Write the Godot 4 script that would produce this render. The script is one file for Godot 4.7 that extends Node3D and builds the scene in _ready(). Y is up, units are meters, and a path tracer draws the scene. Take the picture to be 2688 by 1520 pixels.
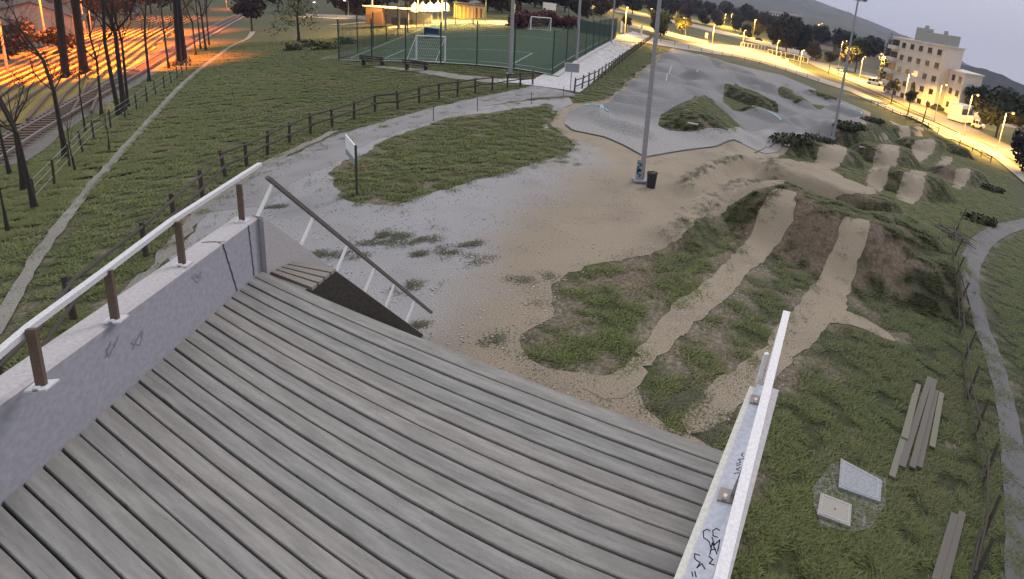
extends Node3D
# A pump track and dirt jumps at dusk, seen from above the timber start ramp. Units are metres, y is up.

const EYE := Vector3(0, 7.5, 0)
const DECK := 3.0
# footprints of the earth mounds: x1, z1, x2, z2, height, half width, share that is flat
var MOUNDS := [
	[9.37, -18.98, 11.2, -16.54, 1.72, 3.4, 0.15],
	[11.2, -16.54, 13.93, -16.98, 1.72, 3.4, 0.15],
	[11.94, -23.45, 14.57, -21.29, 1.55, 2.6, 0.5],
	[5.94, -21.6, 7.97, -24.99, 0.52, 1.1, 0.1],
	[7.97, -24.99, 10.36, -27.68, 0.52, 1.1, 0.1],
	[10.36, -27.68, 12.35, -27.17, 0.52, 1.1, 0.1],
	[4.36, -16.69, 6.17, -19.25, 0.52, 1.3, 0.1],
	[6.17, -19.25, 8.28, -22.13, 0.52, 1.3, 0.1],
	[8.28, -22.13, 10.88, -24.71, 0.52, 1.3, 0.1],
	[19.67, -35.42, 21.93, -36.33, 0.9, 2.4, 0.3],
	[26.31, -44.72, 38.14, -57.12, 1.7, 3.6, 0.3],
	[26.7, -39.19, 31.39, -41.93, 1.2, 2.6, 0.3],
	[23.31, -30.6, 26.47, -31.5, 1.2, 2.6, 0.3],
	[40.77, -52.24, 46.66, -55.95, 1, 2.4, 0.3],
	[35.03, -38.81, 38.27, -40.02, 1, 2.6, 0.3],
	[16.14, -35.22, 21.13, -39.59, 0.7, 2.4, 0.35],
	[41.64, -58.95, 50.89, -64.92, 1, 2.4, 0.3],
	[60.74, -80.36, 52.94, -64.27, 0.9, 2, 0.2],
	[52.94, -64.27, 49.38, -53.78, 0.9, 2, 0.2],
	[15.68, -18.85, 13.41, -15.1, 1.2, 3.2, 0.2],
	[3.4, -33.31, 3.64, -31.6, 0.57, 1, 0.1],
	[3.64, -31.6, 4.42, -30.68, 0.57, 1, 0.1],
	[4.42, -30.68, 5.46, -30.19, 0.57, 1, 0.1],
	[11.69, -41.69, 9.98, -34.54, 1.26, 4, 0.05],
	[8.51, -43.55, 11.36, -49.19, 0.92, 2.6, 0.15],
	[11.36, -49.19, 13.76, -50.42, 0.92, 2.6, 0.15],
	[13.76, -50.42, 14.02, -45.15, 0.92, 2.6, 0.15],
	[17.56, -64.43, 25.27, -77.49, 1.49, 3, 0.15],
	[25.27, -77.49, 29.75, -79.29, 1.49, 3, 0.15],
	[29.75, -79.29, 31.16, -75.26, 1.49, 3, 0.15],
	[17.41, -79.95, 27.31, -98.65, 1.38, 3.4, 0.15],
	[27.31, -98.65, 31.34, -96.64, 1.38, 3.4, 0.15],
	[31.34, -96.64, 32.71, -89.42, 1.38, 3.4, 0.15],
	[12.92, -65.13, 16.76, -73.91, 0.69, 2.4, 0.2],
	[16.76, -73.91, 19.17, -74.56, 0.69, 2.4, 0.2],
	[20.54, -60.76, 22.08, -56.74, 1.03, 3, 0.2],
	[19.28, -48.56, 20.88, -46.82, 0.8, 2.2, 0.2],
	[23.57, -63.51, 27.28, -48.2, 0.8, 2, 0.1],
	[35.48, -78.93, 33.06, -67.12, 0.92, 2.6, 0.2],
	[44.49, -87.08, 46.54, -84.09, 0.92, 3, 0.2],
	[41.09, -71.4, 43.06, -68.31, 1.03, 2.4, 0.2],
	[4.9, -36.46, 6.59, -36.36, 0.4, 1.6, 0.2],
	[6.43, -41.9, 8.15, -41.31, 0.46, 1.8, 0.2],
	[7.52, -47.41, 10.28, -49.52, 0.63, 1.5, 0.1],
	[5.36, -39.27, 7.7, -40.56, 0.57, 1.3, 0.1],
	[9.59, -55.59, 13.19, -59.48, 0.63, 1.6, 0.1],
	[15.26, -74.09, 22.76, -87.76, 0.69, 2, 0.1],
	[33.19, -110.53, 35.11, -100.52, 0.69, 2.2, 0.1],
	[43.39, -95.13, 38, -79.73, 0.69, 1.6, 0.1],
	[23.79, -49.41, 30.69, -59.7, 0.63, 1.5, 0.1],
	[15.62, -37.05, 20.39, -43.9, 0.57, 1.4, 0.1],
	[13.03, -36.42, 13.72, -34.48, 0.46, 1.4, 0.1],
	[27.64, -51.38, 35.64, -62.56, 0.69, 1.5, 0.1],
	[15.19, -57.55, 21.29, -68.03, 0.69, 1.8, 0.1],
	[28.85, -74.69, 33.51, -77.38, 0.57, 1.6, 0.1]]

var taken := {}
var M := {}
var rng := RandomNumberGenerator.new()
var noise_a := FastNoiseLite.new()
var noise_b := FastNoiseLite.new()
var noise_c := FastNoiseLite.new()
# near grid on which bare soil is recorded, so that grass keeps off it
const NX0 := -14.7
const NZ0 := -119.0
const NS := 0.35
const NW := 192
const NH := 349
var bare := PackedFloat32Array()
var high := PackedFloat32Array()


class Shape:
	var v := PackedVector3Array()
	var n := PackedVector3Array()
	var uv := PackedVector2Array()
	var c := PackedColorArray()
	var col := Color.WHITE
	var o := Vector3.ZERO
	func tri(a: Vector3, b: Vector3, d: Vector3, nn := Vector3.ZERO) -> void:   # counter-clockwise from outside
		var f := nn if nn != Vector3.ZERO else (b - a).cross(d - a).normalized()
		v.append(a - o); v.append(d - o); v.append(b - o)
		for k in 3:
			n.append(f); c.append(col)
		uv.append(Vector2(0, 0)); uv.append(Vector2(0, 1)); uv.append(Vector2(1, 0))
	func tri_n(a: Vector3, b: Vector3, d: Vector3, na: Vector3, nb: Vector3, nd: Vector3) -> void:
		v.append(a - o); v.append(d - o); v.append(b - o)
		n.append(na); n.append(nd); n.append(nb)
		for k in 3:
			c.append(col); uv.append(Vector2.ZERO)
	func quad(a: Vector3, b: Vector3, d: Vector3, e: Vector3, ua := Vector2(0, 0), ub := Vector2(1, 0), ud := Vector2(1, 1), ue := Vector2(0, 1)) -> void:
		var f := (d - a).cross(e - b).normalized()
		v.append(a - o); v.append(d - o); v.append(b - o); v.append(a - o); v.append(e - o); v.append(d - o)
		uv.append(ua); uv.append(ud); uv.append(ub); uv.append(ua); uv.append(ue); uv.append(ud)
		for k in 6:
			n.append(f); c.append(col)
	func box(at: Vector3, size: Vector3, turn := Basis()) -> void:
		var p := []
		for i in 8:
			p.append(at + turn * (Vector3(-0.5 if i & 1 == 0 else 0.5, -0.5 if i & 2 == 0 else 0.5, -0.5 if i & 4 == 0 else 0.5) * size))
		hexa(p)
	func hexa(p: Array) -> void:   # eight corners, bit 0 = x, bit 1 = y, bit 2 = z
		quad(p[4], p[5], p[7], p[6]); quad(p[1], p[0], p[2], p[3])
		quad(p[5], p[1], p[3], p[7]); quad(p[0], p[4], p[6], p[2])
		quad(p[6], p[7], p[3], p[2]); quad(p[0], p[1], p[5], p[4])
	func bar(a: Vector3, b: Vector3, w: float, h: float, up := Vector3.UP) -> void:   # a squared bar from a to b
		var z := (b - a).normalized()
		var x := up.cross(z).normalized()
		if x.length() < 0.1:
			x = Vector3.RIGHT
		var y := z.cross(x)
		box((a + b) / 2.0, Vector3(w, h, (b - a).length()), Basis(x, y, z))
	func tube(a: Vector3, b: Vector3, ra: float, rb: float, sides := 8, caps := true) -> void:
		var z := (b - a).normalized()
		var x := z.cross(Vector3.UP if absf(z.y) < 0.95 else Vector3.RIGHT).normalized()
		var y := z.cross(x)
		for i in sides:
			var p := TAU * i / sides
			var q := TAU * (i + 1) / sides
			var np := x * cos(p) + y * sin(p)
			var nq := x * cos(q) + y * sin(q)
			tri_n(a + np * ra, a + nq * ra, b + nq * rb, np, nq, nq)
			tri_n(a + np * ra, b + nq * rb, b + np * rb, np, nq, np)
			if caps:
				tri(b, b + np * rb, b + nq * rb, z)
				tri(a, a + nq * ra, a + np * ra, -z)
	func ball(at: Vector3, r: Vector3, rings := 6, sides := 10) -> void:
		for i in rings:
			var t0 := PI * i / rings
			var t1 := PI * (i + 1) / rings
			for j in sides:
				var p0 := TAU * j / sides
				var p1 := TAU * (j + 1) / sides
				var d := [Vector3(sin(t0) * cos(p0), cos(t0), sin(t0) * sin(p0)), Vector3(sin(t0) * cos(p1), cos(t0), sin(t0) * sin(p1)), Vector3(sin(t1) * cos(p1), cos(t1), sin(t1) * sin(p1)), Vector3(sin(t1) * cos(p0), cos(t1), sin(t1) * sin(p0))]
				tri_n(at + d[0] * r, at + d[1] * r, at + d[2] * r, d[0], d[1], d[2])
				tri_n(at + d[0] * r, at + d[2] * r, at + d[3] * r, d[0], d[2], d[3])
	func prism(outline: Array, a: Vector3, b: Vector3, x: Vector3, y: Vector3) -> void:   # outline (counter-clockwise seen from b) swept from a to b
		var k := outline.size()
		for i in k:
			var p: Vector2 = outline[i]
			var q: Vector2 = outline[(i + 1) % k]
			quad(a + x * p.x + y * p.y, a + x * q.x + y * q.y, b + x * q.x + y * q.y, b + x * p.x + y * p.y)
		var poly := PackedVector2Array(outline)
		var ix := Geometry2D.triangulate_polygon(poly)
		for i in range(0, ix.size(), 3):
			var t := [poly[ix[i]], poly[ix[i + 1]], poly[ix[i + 2]]]
			var nb := (b - a).normalized()
			tri(b + x * t[0].x + y * t[0].y, b + x * t[1].x + y * t[1].y, b + x * t[2].x + y * t[2].y, nb)
			tri(a + x * t[0].x + y * t[0].y, a + x * t[2].x + y * t[2].y, a + x * t[1].x + y * t[1].y, -nb)
	func mesh() -> ArrayMesh:
		var m := ArrayMesh.new()
		var arr := []
		arr.resize(Mesh.ARRAY_MAX)
		arr[Mesh.ARRAY_VERTEX] = v
		arr[Mesh.ARRAY_NORMAL] = n
		arr[Mesh.ARRAY_TEX_UV] = uv
		arr[Mesh.ARRAY_COLOR] = c
		m.add_surface_from_arrays(Mesh.PRIMITIVE_TRIANGLES, arr)
		return m


# ---------------------------------------------------------------- objects
func numbered(called: String) -> String:
	var k: int = taken.get(called, 0)
	taken[called] = k + 1
	return called if k == 0 else "%s_%03d" % [called, k]

func tag(o: Node3D, label := "", category := "", group := "", kind := "") -> Node3D:
	if label: o.set_meta("label", label)
	if category: o.set_meta("category", category)
	if group: o.set_meta("group", group)
	if kind: o.set_meta("kind", kind)
	return o

func thing(called: String, at: Vector3, label: String, category: String, group := "") -> Node3D:
	var o := Node3D.new()
	o.name = numbered(called)
	o.position = at
	add_child(o)
	tag(o, label, category, group)
	return o

func new_shape(o := Vector3.ZERO) -> Shape:
	var s := Shape.new()
	s.o = o
	return s

func part(called: String, s: Shape, m: Material, parent: Node3D) -> MeshInstance3D:
	return put(called, s.mesh(), m, parent)

func put(called: String, mesh: Mesh, m: Material, parent: Node3D) -> MeshInstance3D:
	var o := MeshInstance3D.new()
	o.mesh = mesh
	o.material_override = m
	o.name = called if parent != self else numbered(called)
	parent.add_child(o, true)
	return o

func structure(called: String, s: Shape, m: Material) -> MeshInstance3D:
	if s.v.is_empty():
		return null
	var o := put(called, s.mesh(), m, self)
	o.set_meta("kind", "structure")
	return o

func copy(o: Node3D, called: String, at: Vector3, turn: float, label: String, group := "", size := 1.0) -> Node3D:
	var r: Node3D = o.duplicate()
	r.name = numbered(called)
	add_child(r)
	r.position = at
	r.rotation = Vector3(0, turn, 0)
	r.scale = Vector3.ONE * size
	r.set_meta("label", label)
	if group: r.set_meta("group", group)
	return r


# ---------------------------------------------------------------- materials
var tex := {}

func noise_texture(called: String, freq: float, lo: float, hi: float, octaves := 4, kind := FastNoiseLite.TYPE_SIMPLEX_SMOOTH, side := 512) -> Texture2D:
	var nz := FastNoiseLite.new()
	nz.noise_type = kind
	nz.frequency = freq
	nz.fractal_octaves = octaves
	nz.seed = called.hash() % 1000
	var t := NoiseTexture2D.new()
	t.width = side; t.height = side
	t.seamless = true
	t.noise = nz
	var g := Gradient.new()
	g.set_color(0, Color(lo, lo, lo)); g.set_color(1, Color(hi, hi, hi))
	t.color_ramp = g
	tex[called] = t
	return t

func mat(r: float, g: float, b: float, rough := 0.85, t := "", scale := 1.0, metal := 0.0) -> StandardMaterial3D:
	var m := StandardMaterial3D.new()
	m.albedo_color = Color(r, g, b).linear_to_srgb()
	m.roughness = rough
	m.metallic = metal
	if t:
		m.albedo_texture = tex[t]
		m.uv1_triplanar = true
		m.uv1_world_triplanar = true
		m.uv1_scale = Vector3.ONE * scale
	return m

func vmat(rough := 0.95, t := "", scale := 1.0, bump := "", depth := 1.0) -> StandardMaterial3D:   # colours come with the vertices
	var m := mat(1, 1, 1, rough, t, scale)
	m.vertex_color_use_as_albedo = true
	if bump:
		m.heightmap_enabled = true
		m.heightmap_texture = tex[bump]
		m.heightmap_scale = depth
	return m

func glow(r: float, g: float, b: float, e: float) -> StandardMaterial3D:
	var m := StandardMaterial3D.new()
	m.albedo_color = Color(0.8, 0.8, 0.8)
	m.emission_enabled = true
	m.emission = Color(r, g, b)
	m.emission_energy_multiplier = e
	return m

func materials() -> void:
	noise_texture("fine", 0.05, 0.62, 1.0, 5)
	noise_texture("soft", 0.03, 0.86, 1.0, 5)
	noise_texture("mottle", 0.035, 0.5, 1.0, 5)
	noise_texture("grit", 0.16, 0.5, 1.0, 3)
	noise_texture("blotch", 0.012, 0.82, 1.0, 5)
	noise_texture("cells", 0.06, 0.6, 1.0, 2, FastNoiseLite.TYPE_CELLULAR)
	# grain of the boards: long streaks along v, fine across
	var im := Image.create(128, 512, false, Image.FORMAT_RGB8)
	var nz := FastNoiseLite.new()
	nz.frequency = 1.0
	nz.fractal_octaves = 3
	for y in 512:
		for x in 128:
			var a := nz.get_noise_3d(x * 0.13, y * 0.008, 0) * 0.08 + nz.get_noise_3d(x * 0.5, y * 0.05, 9) * 0.18 + nz.get_noise_3d(x * 0.016, y * 0.012, 20) * 0.55 + nz.get_noise_3d(x * 0.3, y * 0.14, 60) * 0.25
			var f := clampf(0.86 + a * 0.24, 0.35, 1.0)
			var crack := nz.get_noise_3d(x * 0.22, y * 0.0035, 40)
			if absf(crack) < 0.010 and nz.get_noise_2d(x * 0.02, y * 0.01) > 0.2:
				f *= 0.7
			im.set_pixel(x, y, Color(f, f * 0.995, f * 0.985))
	tex["grain"] = ImageTexture.create_from_image(im)
	M.grass = vmat(0.95, "mottle", 0.35, "grit", 3.0)
	M.soil = vmat(0.95, "fine", 0.9, "grit", 1.6)
	M.gravel = vmat(0.95, "grit", 2.2, "grit", 1.5)
	M.asphalt = vmat(0.9, "mottle", 0.6, "grit", 2.0)
	M.far = vmat(0.95, "blotch", 0.2)
	M.paving = mat(0.5, 0.49, 0.52, 0.9, "blotch", 0.4)
	M.road = mat(0.16, 0.15, 0.16, 0.85, "blotch", 0.25)
	M.lit_path = mat(0.42, 0.38, 0.33, 0.9, "fine", 0.5)
	M.track_bed = mat(0.24, 0.22, 0.22, 0.95, "grit", 1.0)
	M.line = mat(0.26, 0.32, 0.28, 0.9)
	M.turf = vmat(0.95, "blotch", 0.3)
	M.concrete = mat(0.30, 0.305, 0.345, 0.9, "soft", 0.8)
	M.concrete_pale = mat(0.44, 0.42, 0.43, 0.9, "soft", 1.5)  # paler tone of the plain concrete
	M.white_wall = mat(0.46, 0.48, 0.55, 0.85, "soft", 1.1)
	M.white_edge = mat(0.62, 0.61, 0.56, 0.85, "soft", 1.6)
	M.landing = mat(0.33, 0.30, 0.265, 0.9, "fine", 2.0)
	M.wall_shade = mat(0.15, 0.13, 0.12, 0.8, "fine", 0.5)
	M.ink = mat(0.03, 0.03, 0.05, 0.8)
	M.ink_faint = mat(0.19, 0.19, 0.23, 0.8)
	M.blue_ink = mat(0.03, 0.22, 0.36, 0.8)
	M.blue_edge = mat(0.28, 0.52, 0.58, 0.8, "fine", 1.0)
	M.galv = mat(0.60, 0.60, 0.63, 0.5, "soft", 2.0, 0.1)
	M.galv_dull = mat(0.33, 0.33, 0.35, 0.55, "blotch", 1.0, 0.3)
	M.rust = mat(0.16, 0.105, 0.075, 0.8, "fine", 3.0)
	M.dark_rail = mat(0.11, 0.10, 0.095, 0.7)
	M.white_paint = mat(0.72, 0.72, 0.72, 0.6)
	M.fence_wood = mat(0.085, 0.068, 0.055, 0.9, "grit", 2.5)
	M.old_wood = mat(0.20, 0.185, 0.16, 0.9, "grit", 3.0)
	M.pale_wood = mat(0.27, 0.26, 0.20, 0.9, "grit", 3.0)
	M.bark = mat(0.055, 0.043, 0.035, 0.95, "grit", 2.0)
	M.bark_dark = mat(0.035, 0.028, 0.026, 0.95, "grit", 2.0)
	M.black = mat(0.012, 0.012, 0.014, 0.5)
	M.rubber = mat(0.02, 0.02, 0.02, 0.9)
	M.slate = mat(0.28, 0.30, 0.33, 0.85, "blotch", 2.0)
	M.slab = mat(0.44, 0.42, 0.38, 0.9, "fine", 2.0)
	M.steel = mat(0.20, 0.17, 0.15, 0.5, "", 1.0, 0.6)
	M.leaf = vmat(0.9)
	M.leaf.backlight_enabled = true
	M.leaf.backlight = Color(0.25, 0.25, 0.15)
	M.green_post = mat(0.014, 0.042, 0.03, 0.7)
	M.glass_dark = mat(0.02, 0.022, 0.03, 0.15)
	M.plaster = mat(0.62, 0.57, 0.53, 0.9, "soft", 0.15)
	M.plaster_grey = mat(0.33, 0.36, 0.34, 0.9, "soft", 0.15)
	M.brick = mat(0.20, 0.10, 0.05, 0.9, "fine", 0.8)
	M.roof = mat(0.10, 0.09, 0.085, 0.9, "fine", 0.5)
	M.car_white = mat(0.62, 0.62, 0.64, 0.3)
	M.car_dark = mat(0.03, 0.035, 0.05, 0.3)
	M.car_grey = mat(0.2, 0.21, 0.23, 0.3)
	M.sodium = glow(1.0, 0.72, 0.28, 9.0)
	M.orange = glow(1.0, 0.5, 0.12, 9.0)
	M.white_lamp = glow(1.0, 0.93, 0.85, 9.0)


# ---------------------------------------------------------------- the land
func soft(t: float) -> float:
	return (sqrt(t * t + 49.0) + t - 7.0) / 2.0

func base(x: float, z: float) -> float:
	return -16.0 * tanh(0.2 * soft(-x) / 16.0) - 11.0 * tanh(0.19 * soft(x) / 11.0) + 0.03 * maxf(0.0, minf(-z, 420.0) - 160.0) - 0.22 * maxf(0.0, x - 135.0)

func mound(x: float, z: float) -> float:
	var most := 0.0
	for s in MOUNDS:
		var w: float = s[5]
		if x < minf(s[0], s[2]) - w or x > maxf(s[0], s[2]) + w or z < minf(s[1], s[3]) - w or z > maxf(s[1], s[3]) + w:
			continue
		var dx: float = s[2] - s[0]
		var dz: float = s[3] - s[1]
		var t := clampf(((x - s[0]) * dx + (z - s[1]) * dz) / (dx * dx + dz * dz + 1e-9), 0.0, 1.0)
		var d := Vector2(x - s[0] - t * dx, z - s[1] - t * dz).length()
		var c := clampf((1.0 - d / w) / (1.0 - s[6]), 0.0, 1.0)
		most = maxf(most, s[4] * c * c * (3.0 - 2.0 * c))
	return most

func ground(x: float, z: float) -> float:
	if x < -10.0 or x > 62.0 or z < -130.0 or z > -3.0:
		return base(x, z)
	var m := mound(x, z)
	return base(x, z) + (m + noise_b.get_noise_2d(x * 6.0, z * 6.0) * 0.16 * minf(m, 0.8) * (1.0 if z > -32.0 else 0.25) if m > 0.0 else 0.0)

func on(p: Vector2, up := 0.0) -> Vector3:
	return Vector3(p.x, ground(p.x, p.y) + up, p.y)

func signed_distance(poly: PackedVector2Array, p: Vector2) -> float:   # below zero inside
	var d := 1e9
	var inside := false
	var j := poly.size() - 1
	for i in poly.size():
		var a := poly[i]
		var b := poly[j]
		var e := b - a
		var w := p - a
		var q := w - e * clampf(w.dot(e) / (e.length_squared() + 1e-9), 0.0, 1.0)
		d = minf(d, q.length_squared())
		if (a.y > p.y) != (b.y > p.y) and p.x < e.x * (p.y - a.y) / (b.y - a.y) + a.x:
			inside = not inside
		j = i
	return -sqrt(d) if inside else sqrt(d)

func grid(x0: float, z0: float, w: int, h: int, s: float, paint: Callable, skip := Rect2(), noisy := 0.0) -> Shape:   # the ground sheet itself
	var sh := new_shape()
	var ht := PackedFloat32Array()
	ht.resize(w * h)
	var cl := PackedColorArray()
	cl.resize(w * h)
	for j in h:
		for i in w:
			var x := x0 + i * s
			var z := z0 + j * s
			ht[j * w + i] = ground(x, z) + noise_b.get_noise_2d(x * 3.0, z * 3.0) * noisy
			cl[j * w + i] = paint.call(x, z)
	lay(sh, x0, z0, w, h, s, ht, cl, PackedFloat32Array(), 0.0, skip)
	if s == NS:
		high = ht
	return sh

func survey() -> void:   # heights of the near grid, needed by all sheets
	high.resize(NW * NH)
	for j in NH:
		for i in NW:
			high[j * NW + i] = ground(NX0 + i * NS, NZ0 + j * NS)

func normal_at(ht: PackedFloat32Array, i: int, j: int, w: int, h: int, s: float) -> Vector3:
	var a := ht[j * w + maxi(i - 1, 0)] - ht[j * w + mini(i + 1, w - 1)]
	var b := ht[maxi(j - 1, 0) * w + i] - ht[mini(j + 1, h - 1) * w + i]
	return Vector3(a, 2.0 * s, b).normalized()

func lay(sh: Shape, x0: float, z0: float, w: int, h: int, s: float, ht: PackedFloat32Array, cl: PackedColorArray, f: PackedFloat32Array, up: float, skip := Rect2()) -> void:
	# triangles over the grid; where a field is given, only the part of each triangle with field > 0
	for j in h - 1:
		for i in w - 1:
			if skip.size.x > 0.0 and skip.encloses(Rect2(x0 + i * s, z0 + j * s, s, s)):
				continue
			var ids := [j * w + i, (j + 1) * w + i, (j + 1) * w + i + 1, j * w + i + 1]
			if f.size() and f[ids[0]] <= 0.0 and f[ids[1]] <= 0.0 and f[ids[2]] <= 0.0 and f[ids[3]] <= 0.0:
				continue
			var p := []
			for k in 4:
				var ii := i + (1 if k >= 2 else 0)
				var jj := j + (1 if k == 1 or k == 2 else 0)
				p.append([Vector3(x0 + ii * s, ht[ids[k]] + up, z0 + jj * s), normal_at(ht, ii, jj, w, h, s), cl[ids[k]], f[ids[k]] if f.size() else 1.0])
			for t in [[p[0], p[1], p[2]], [p[0], p[2], p[3]]]:
				if f.size() == 0 or (t[0][3] > 0.0 and t[1][3] > 0.0 and t[2][3] > 0.0):
					emit(sh, t[0], t[1], t[2])
					continue
				var q := []
				for k in 3:
					var a = t[k]
					var b = t[(k + 1) % 3]
					if a[3] > 0.0:
						q.append(a)
					if (a[3] > 0.0) != (b[3] > 0.0):
						var u: float = a[3] / (a[3] - b[3])
						q.append([a[0].lerp(b[0], u), a[1].lerp(b[1], u), a[2].lerp(b[2], u), 0.0])
				for k in range(1, q.size() - 1):
					emit(sh, q[0], q[k], q[k + 1])

func emit(sh: Shape, a: Array, b: Array, d: Array) -> void:
	sh.v.append(a[0]); sh.v.append(d[0]); sh.v.append(b[0])
	sh.n.append(a[1]); sh.n.append(d[1]); sh.n.append(b[1])
	sh.c.append(a[2]); sh.c.append(d[2]); sh.c.append(b[2])
	for k in 3:
		sh.uv.append(Vector2.ZERO)

func sheet(poly: Array, up: float, ragged: float, paint: Callable, holes := [], is_bare := true) -> Shape:   # a patch of the near grid, with an uneven edge
	var pv := PackedVector2Array(poly)
	var lo := pv[0]
	var hi := pv[0]
	for p in pv:
		lo = lo.min(p); hi = hi.max(p)
	var i0 := clampi(int((lo.x - 1.0 - NX0) / NS), 0, NW - 2)
	var i1 := clampi(int((hi.x + 1.0 - NX0) / NS) + 1, 1, NW - 1)
	var j0 := clampi(int((lo.y - 1.0 - NZ0) / NS), 0, NH - 2)
	var j1 := clampi(int((hi.y + 1.0 - NZ0) / NS) + 1, 1, NH - 1)
	var w := i1 - i0 + 1
	var h := j1 - j0 + 1
	var f := PackedFloat32Array()
	var ht := PackedFloat32Array()
	var cl := PackedColorArray()
	f.resize(w * h); ht.resize(w * h); cl.resize(w * h)
	var hv := []
	for q in holes:
		hv.append(PackedVector2Array(q))
	for j in h:
		for i in w:
			var x := NX0 + (i0 + i) * NS
			var z := NZ0 + (j0 + j) * NS
			var k := j * w + i
			var n := noise_a.get_noise_2d(x * 5.0, z * 5.0) + 0.8 * noise_b.get_noise_2d(x * 16.0, z * 16.0)
			var g := -signed_distance(pv, Vector2(x, z)) + ragged * n
			for q in hv:
				g = minf(g, signed_distance(q, Vector2(x, z)) + 1.4 * ragged * n)
			f[k] = g
			ht[k] = high[(j0 + j) * NW + i0 + i]
			if g > -0.5:
				cl[k] = paint.call(x, z)
			if is_bare:
				var at := (j0 + j) * NW + i0 + i
				bare[at] = maxf(bare[at], g)
	var sh := new_shape()
	lay(sh, NX0 + i0 * NS, NZ0 + j0 * NS, w, h, NS, ht, cl, f, up)
	return sh

func ribbon(line: Array, widths: Array, up: float, paint: Callable, step := 0.8, ragged := 0.1, across := 4) -> Shape:   # a path draped over the land along a smooth line
	var sh := new_shape()
	var curve := Curve2D.new()
	for i in line.size():
		var t: Vector2 = (line[mini(i + 1, line.size() - 1)] - line[maxi(i - 1, 0)]) / 6.0
		curve.add_point(line[i], -t, t)
	var total := curve.get_baked_length()
	var rows := []
	var marks := [0.0]
	for i in range(1, line.size()):
		marks.append(curve.get_closest_offset(line[i]))
	var k := maxi(int(total / step), 2)
	for i in k + 1:
		var d := total * i / k
		var p := curve.sample_baked(d)
		var q := curve.sample_baked(minf(d + 0.1, total)) - curve.sample_baked(maxf(d - 0.1, 0.0))
		var side := Vector2(-q.y, q.x).normalized()
		var wd: float = widths[0]
		for s in range(1, marks.size()):
			if d >= marks[s - 1]:
				wd = lerpf(widths[mini(s - 1, widths.size() - 1)], widths[mini(s, widths.size() - 1)], clampf((d - marks[s - 1]) / maxf(marks[s] - marks[s - 1], 0.01), 0.0, 1.0))
		var row := []
		for s in across + 1:
			var u := (float(s) / across - 0.5) * wd
			if s == 0 or s == across:
				u += signf(u) * ragged * (noise_b.get_noise_2d(p.x * 8.0 + s * 50.0, p.y * 8.0))
			var e := p + side * u
			row.append([on(e, up), Vector3.UP, paint.call(e.x, e.y), 1.0])
		for m in int(wd / 0.3) + 1:
			var g := p + side * (m * 0.3 - wd / 2.0)
			var gi := int((g.x - NX0) / NS + 0.5)
			var gj := int((g.y - NZ0) / NS + 0.5)
			if gi >= 0 and gj >= 0 and gi < NW and gj < NH:
				bare[gj * NW + gi] = maxf(bare[gj * NW + gi], 0.12)
		rows.append(row)
	for i in k:
		for s in across:
			var a = rows[i][s]
			var b = rows[i][s + 1]
			var d2 = rows[i + 1][s + 1]
			var e2 = rows[i + 1][s]
			if (b[0] - a[0]).cross(d2[0] - a[0]).y < 0.0:
				emit(sh, a, d2, b); emit(sh, a, e2, d2)
			else:
				emit(sh, a, b, d2); emit(sh, a, d2, e2)
	return sh

func bare_at(x: float, z: float) -> float:   # metres inside (+) or outside (-) the nearest bare track
	var gi := int((x - NX0) / NS + 0.5)
	var gj := int((z - NZ0) / NS + 0.5)
	if gi < 0 or gj < 0 or gi >= NW or gj >= NH:
		return -9.0
	return bare[gj * NW + gi]

var EARTH := [[Vector2(9.38, -15.67), 1.5], [Vector2(11.51, -14.73), 1.1], [Vector2(9.01, -16.66), 1.0], [Vector2(7.41, -17.07), 0.8], [Vector2(23.44, -28.97), 1.0], [Vector2(2.68, -13.78), 0.8], [Vector2(33.88, -37.54), 1.2], [Vector2(13.12, -20.71), 0.8]]   # where slopes have slipped and show brown earth

func slipped(x: float, z: float) -> float:
	var most := 0.0
	for e in EARTH:
		var d: float = (Vector2(x, z) - e[0]).length() / e[1]
		if d < 1.6:
			most = maxf(most, clampf((1.15 - d) * 2.0 + noise_b.get_noise_2d(x * 11.0, z * 11.0) * 2.2, 0.0, 1.0))
	return most

func thin(x: float, z: float) -> float:   # 0 where grass is dense, 1 where the soil shows
	var n := noise_b.get_noise_2d(x * 7.0 + 31.0, z * 7.0) + 0.6 * noise_a.get_noise_2d(x * 6.0, z * 6.0 + 17.0)
	var near := clampf(1.0 + bare_at(x, z) / 1.5, 0.0, 1.0)
	var worn := clampf(1.0 - Vector2(x - 3.0, z + 12.5).length() / 7.0, 0.0, 1.0)
	return maxf(slipped(x, z), clampf((n + 0.55 * near * near + 0.40 * worn - 0.44) * 3.0, 0.0, 1.0))

func strip(one: Array, two: Array, up: float, steps := 6, across := 6) -> Shape:   # a paved surface between its two edges
	var sh := new_shape()
	var rows := []
	for i in one.size() - 1:
		for k in (steps if i < one.size() - 2 else steps + 1):
			var row := []
			for j in across + 1:
				var p: Vector2 = one[i].lerp(one[i + 1], float(k) / steps).lerp(two[i].lerp(two[i + 1], float(k) / steps), float(j) / across)
				row.append([on(p, up), Vector3.UP, Color.WHITE, 1.0])
			rows.append(row)
	for i in rows.size() - 1:
		for j in across:
			var a = rows[i][j]
			var b = rows[i][j + 1]
			var d = rows[i + 1][j + 1]
			var e = rows[i + 1][j]
			if (b[0] - a[0]).cross(d[0] - a[0]).y < 0.0:
				emit(sh, a, d, b); emit(sh, a, e, d)
			else:
				emit(sh, a, b, d); emit(sh, a, d, e)
	return sh

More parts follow.
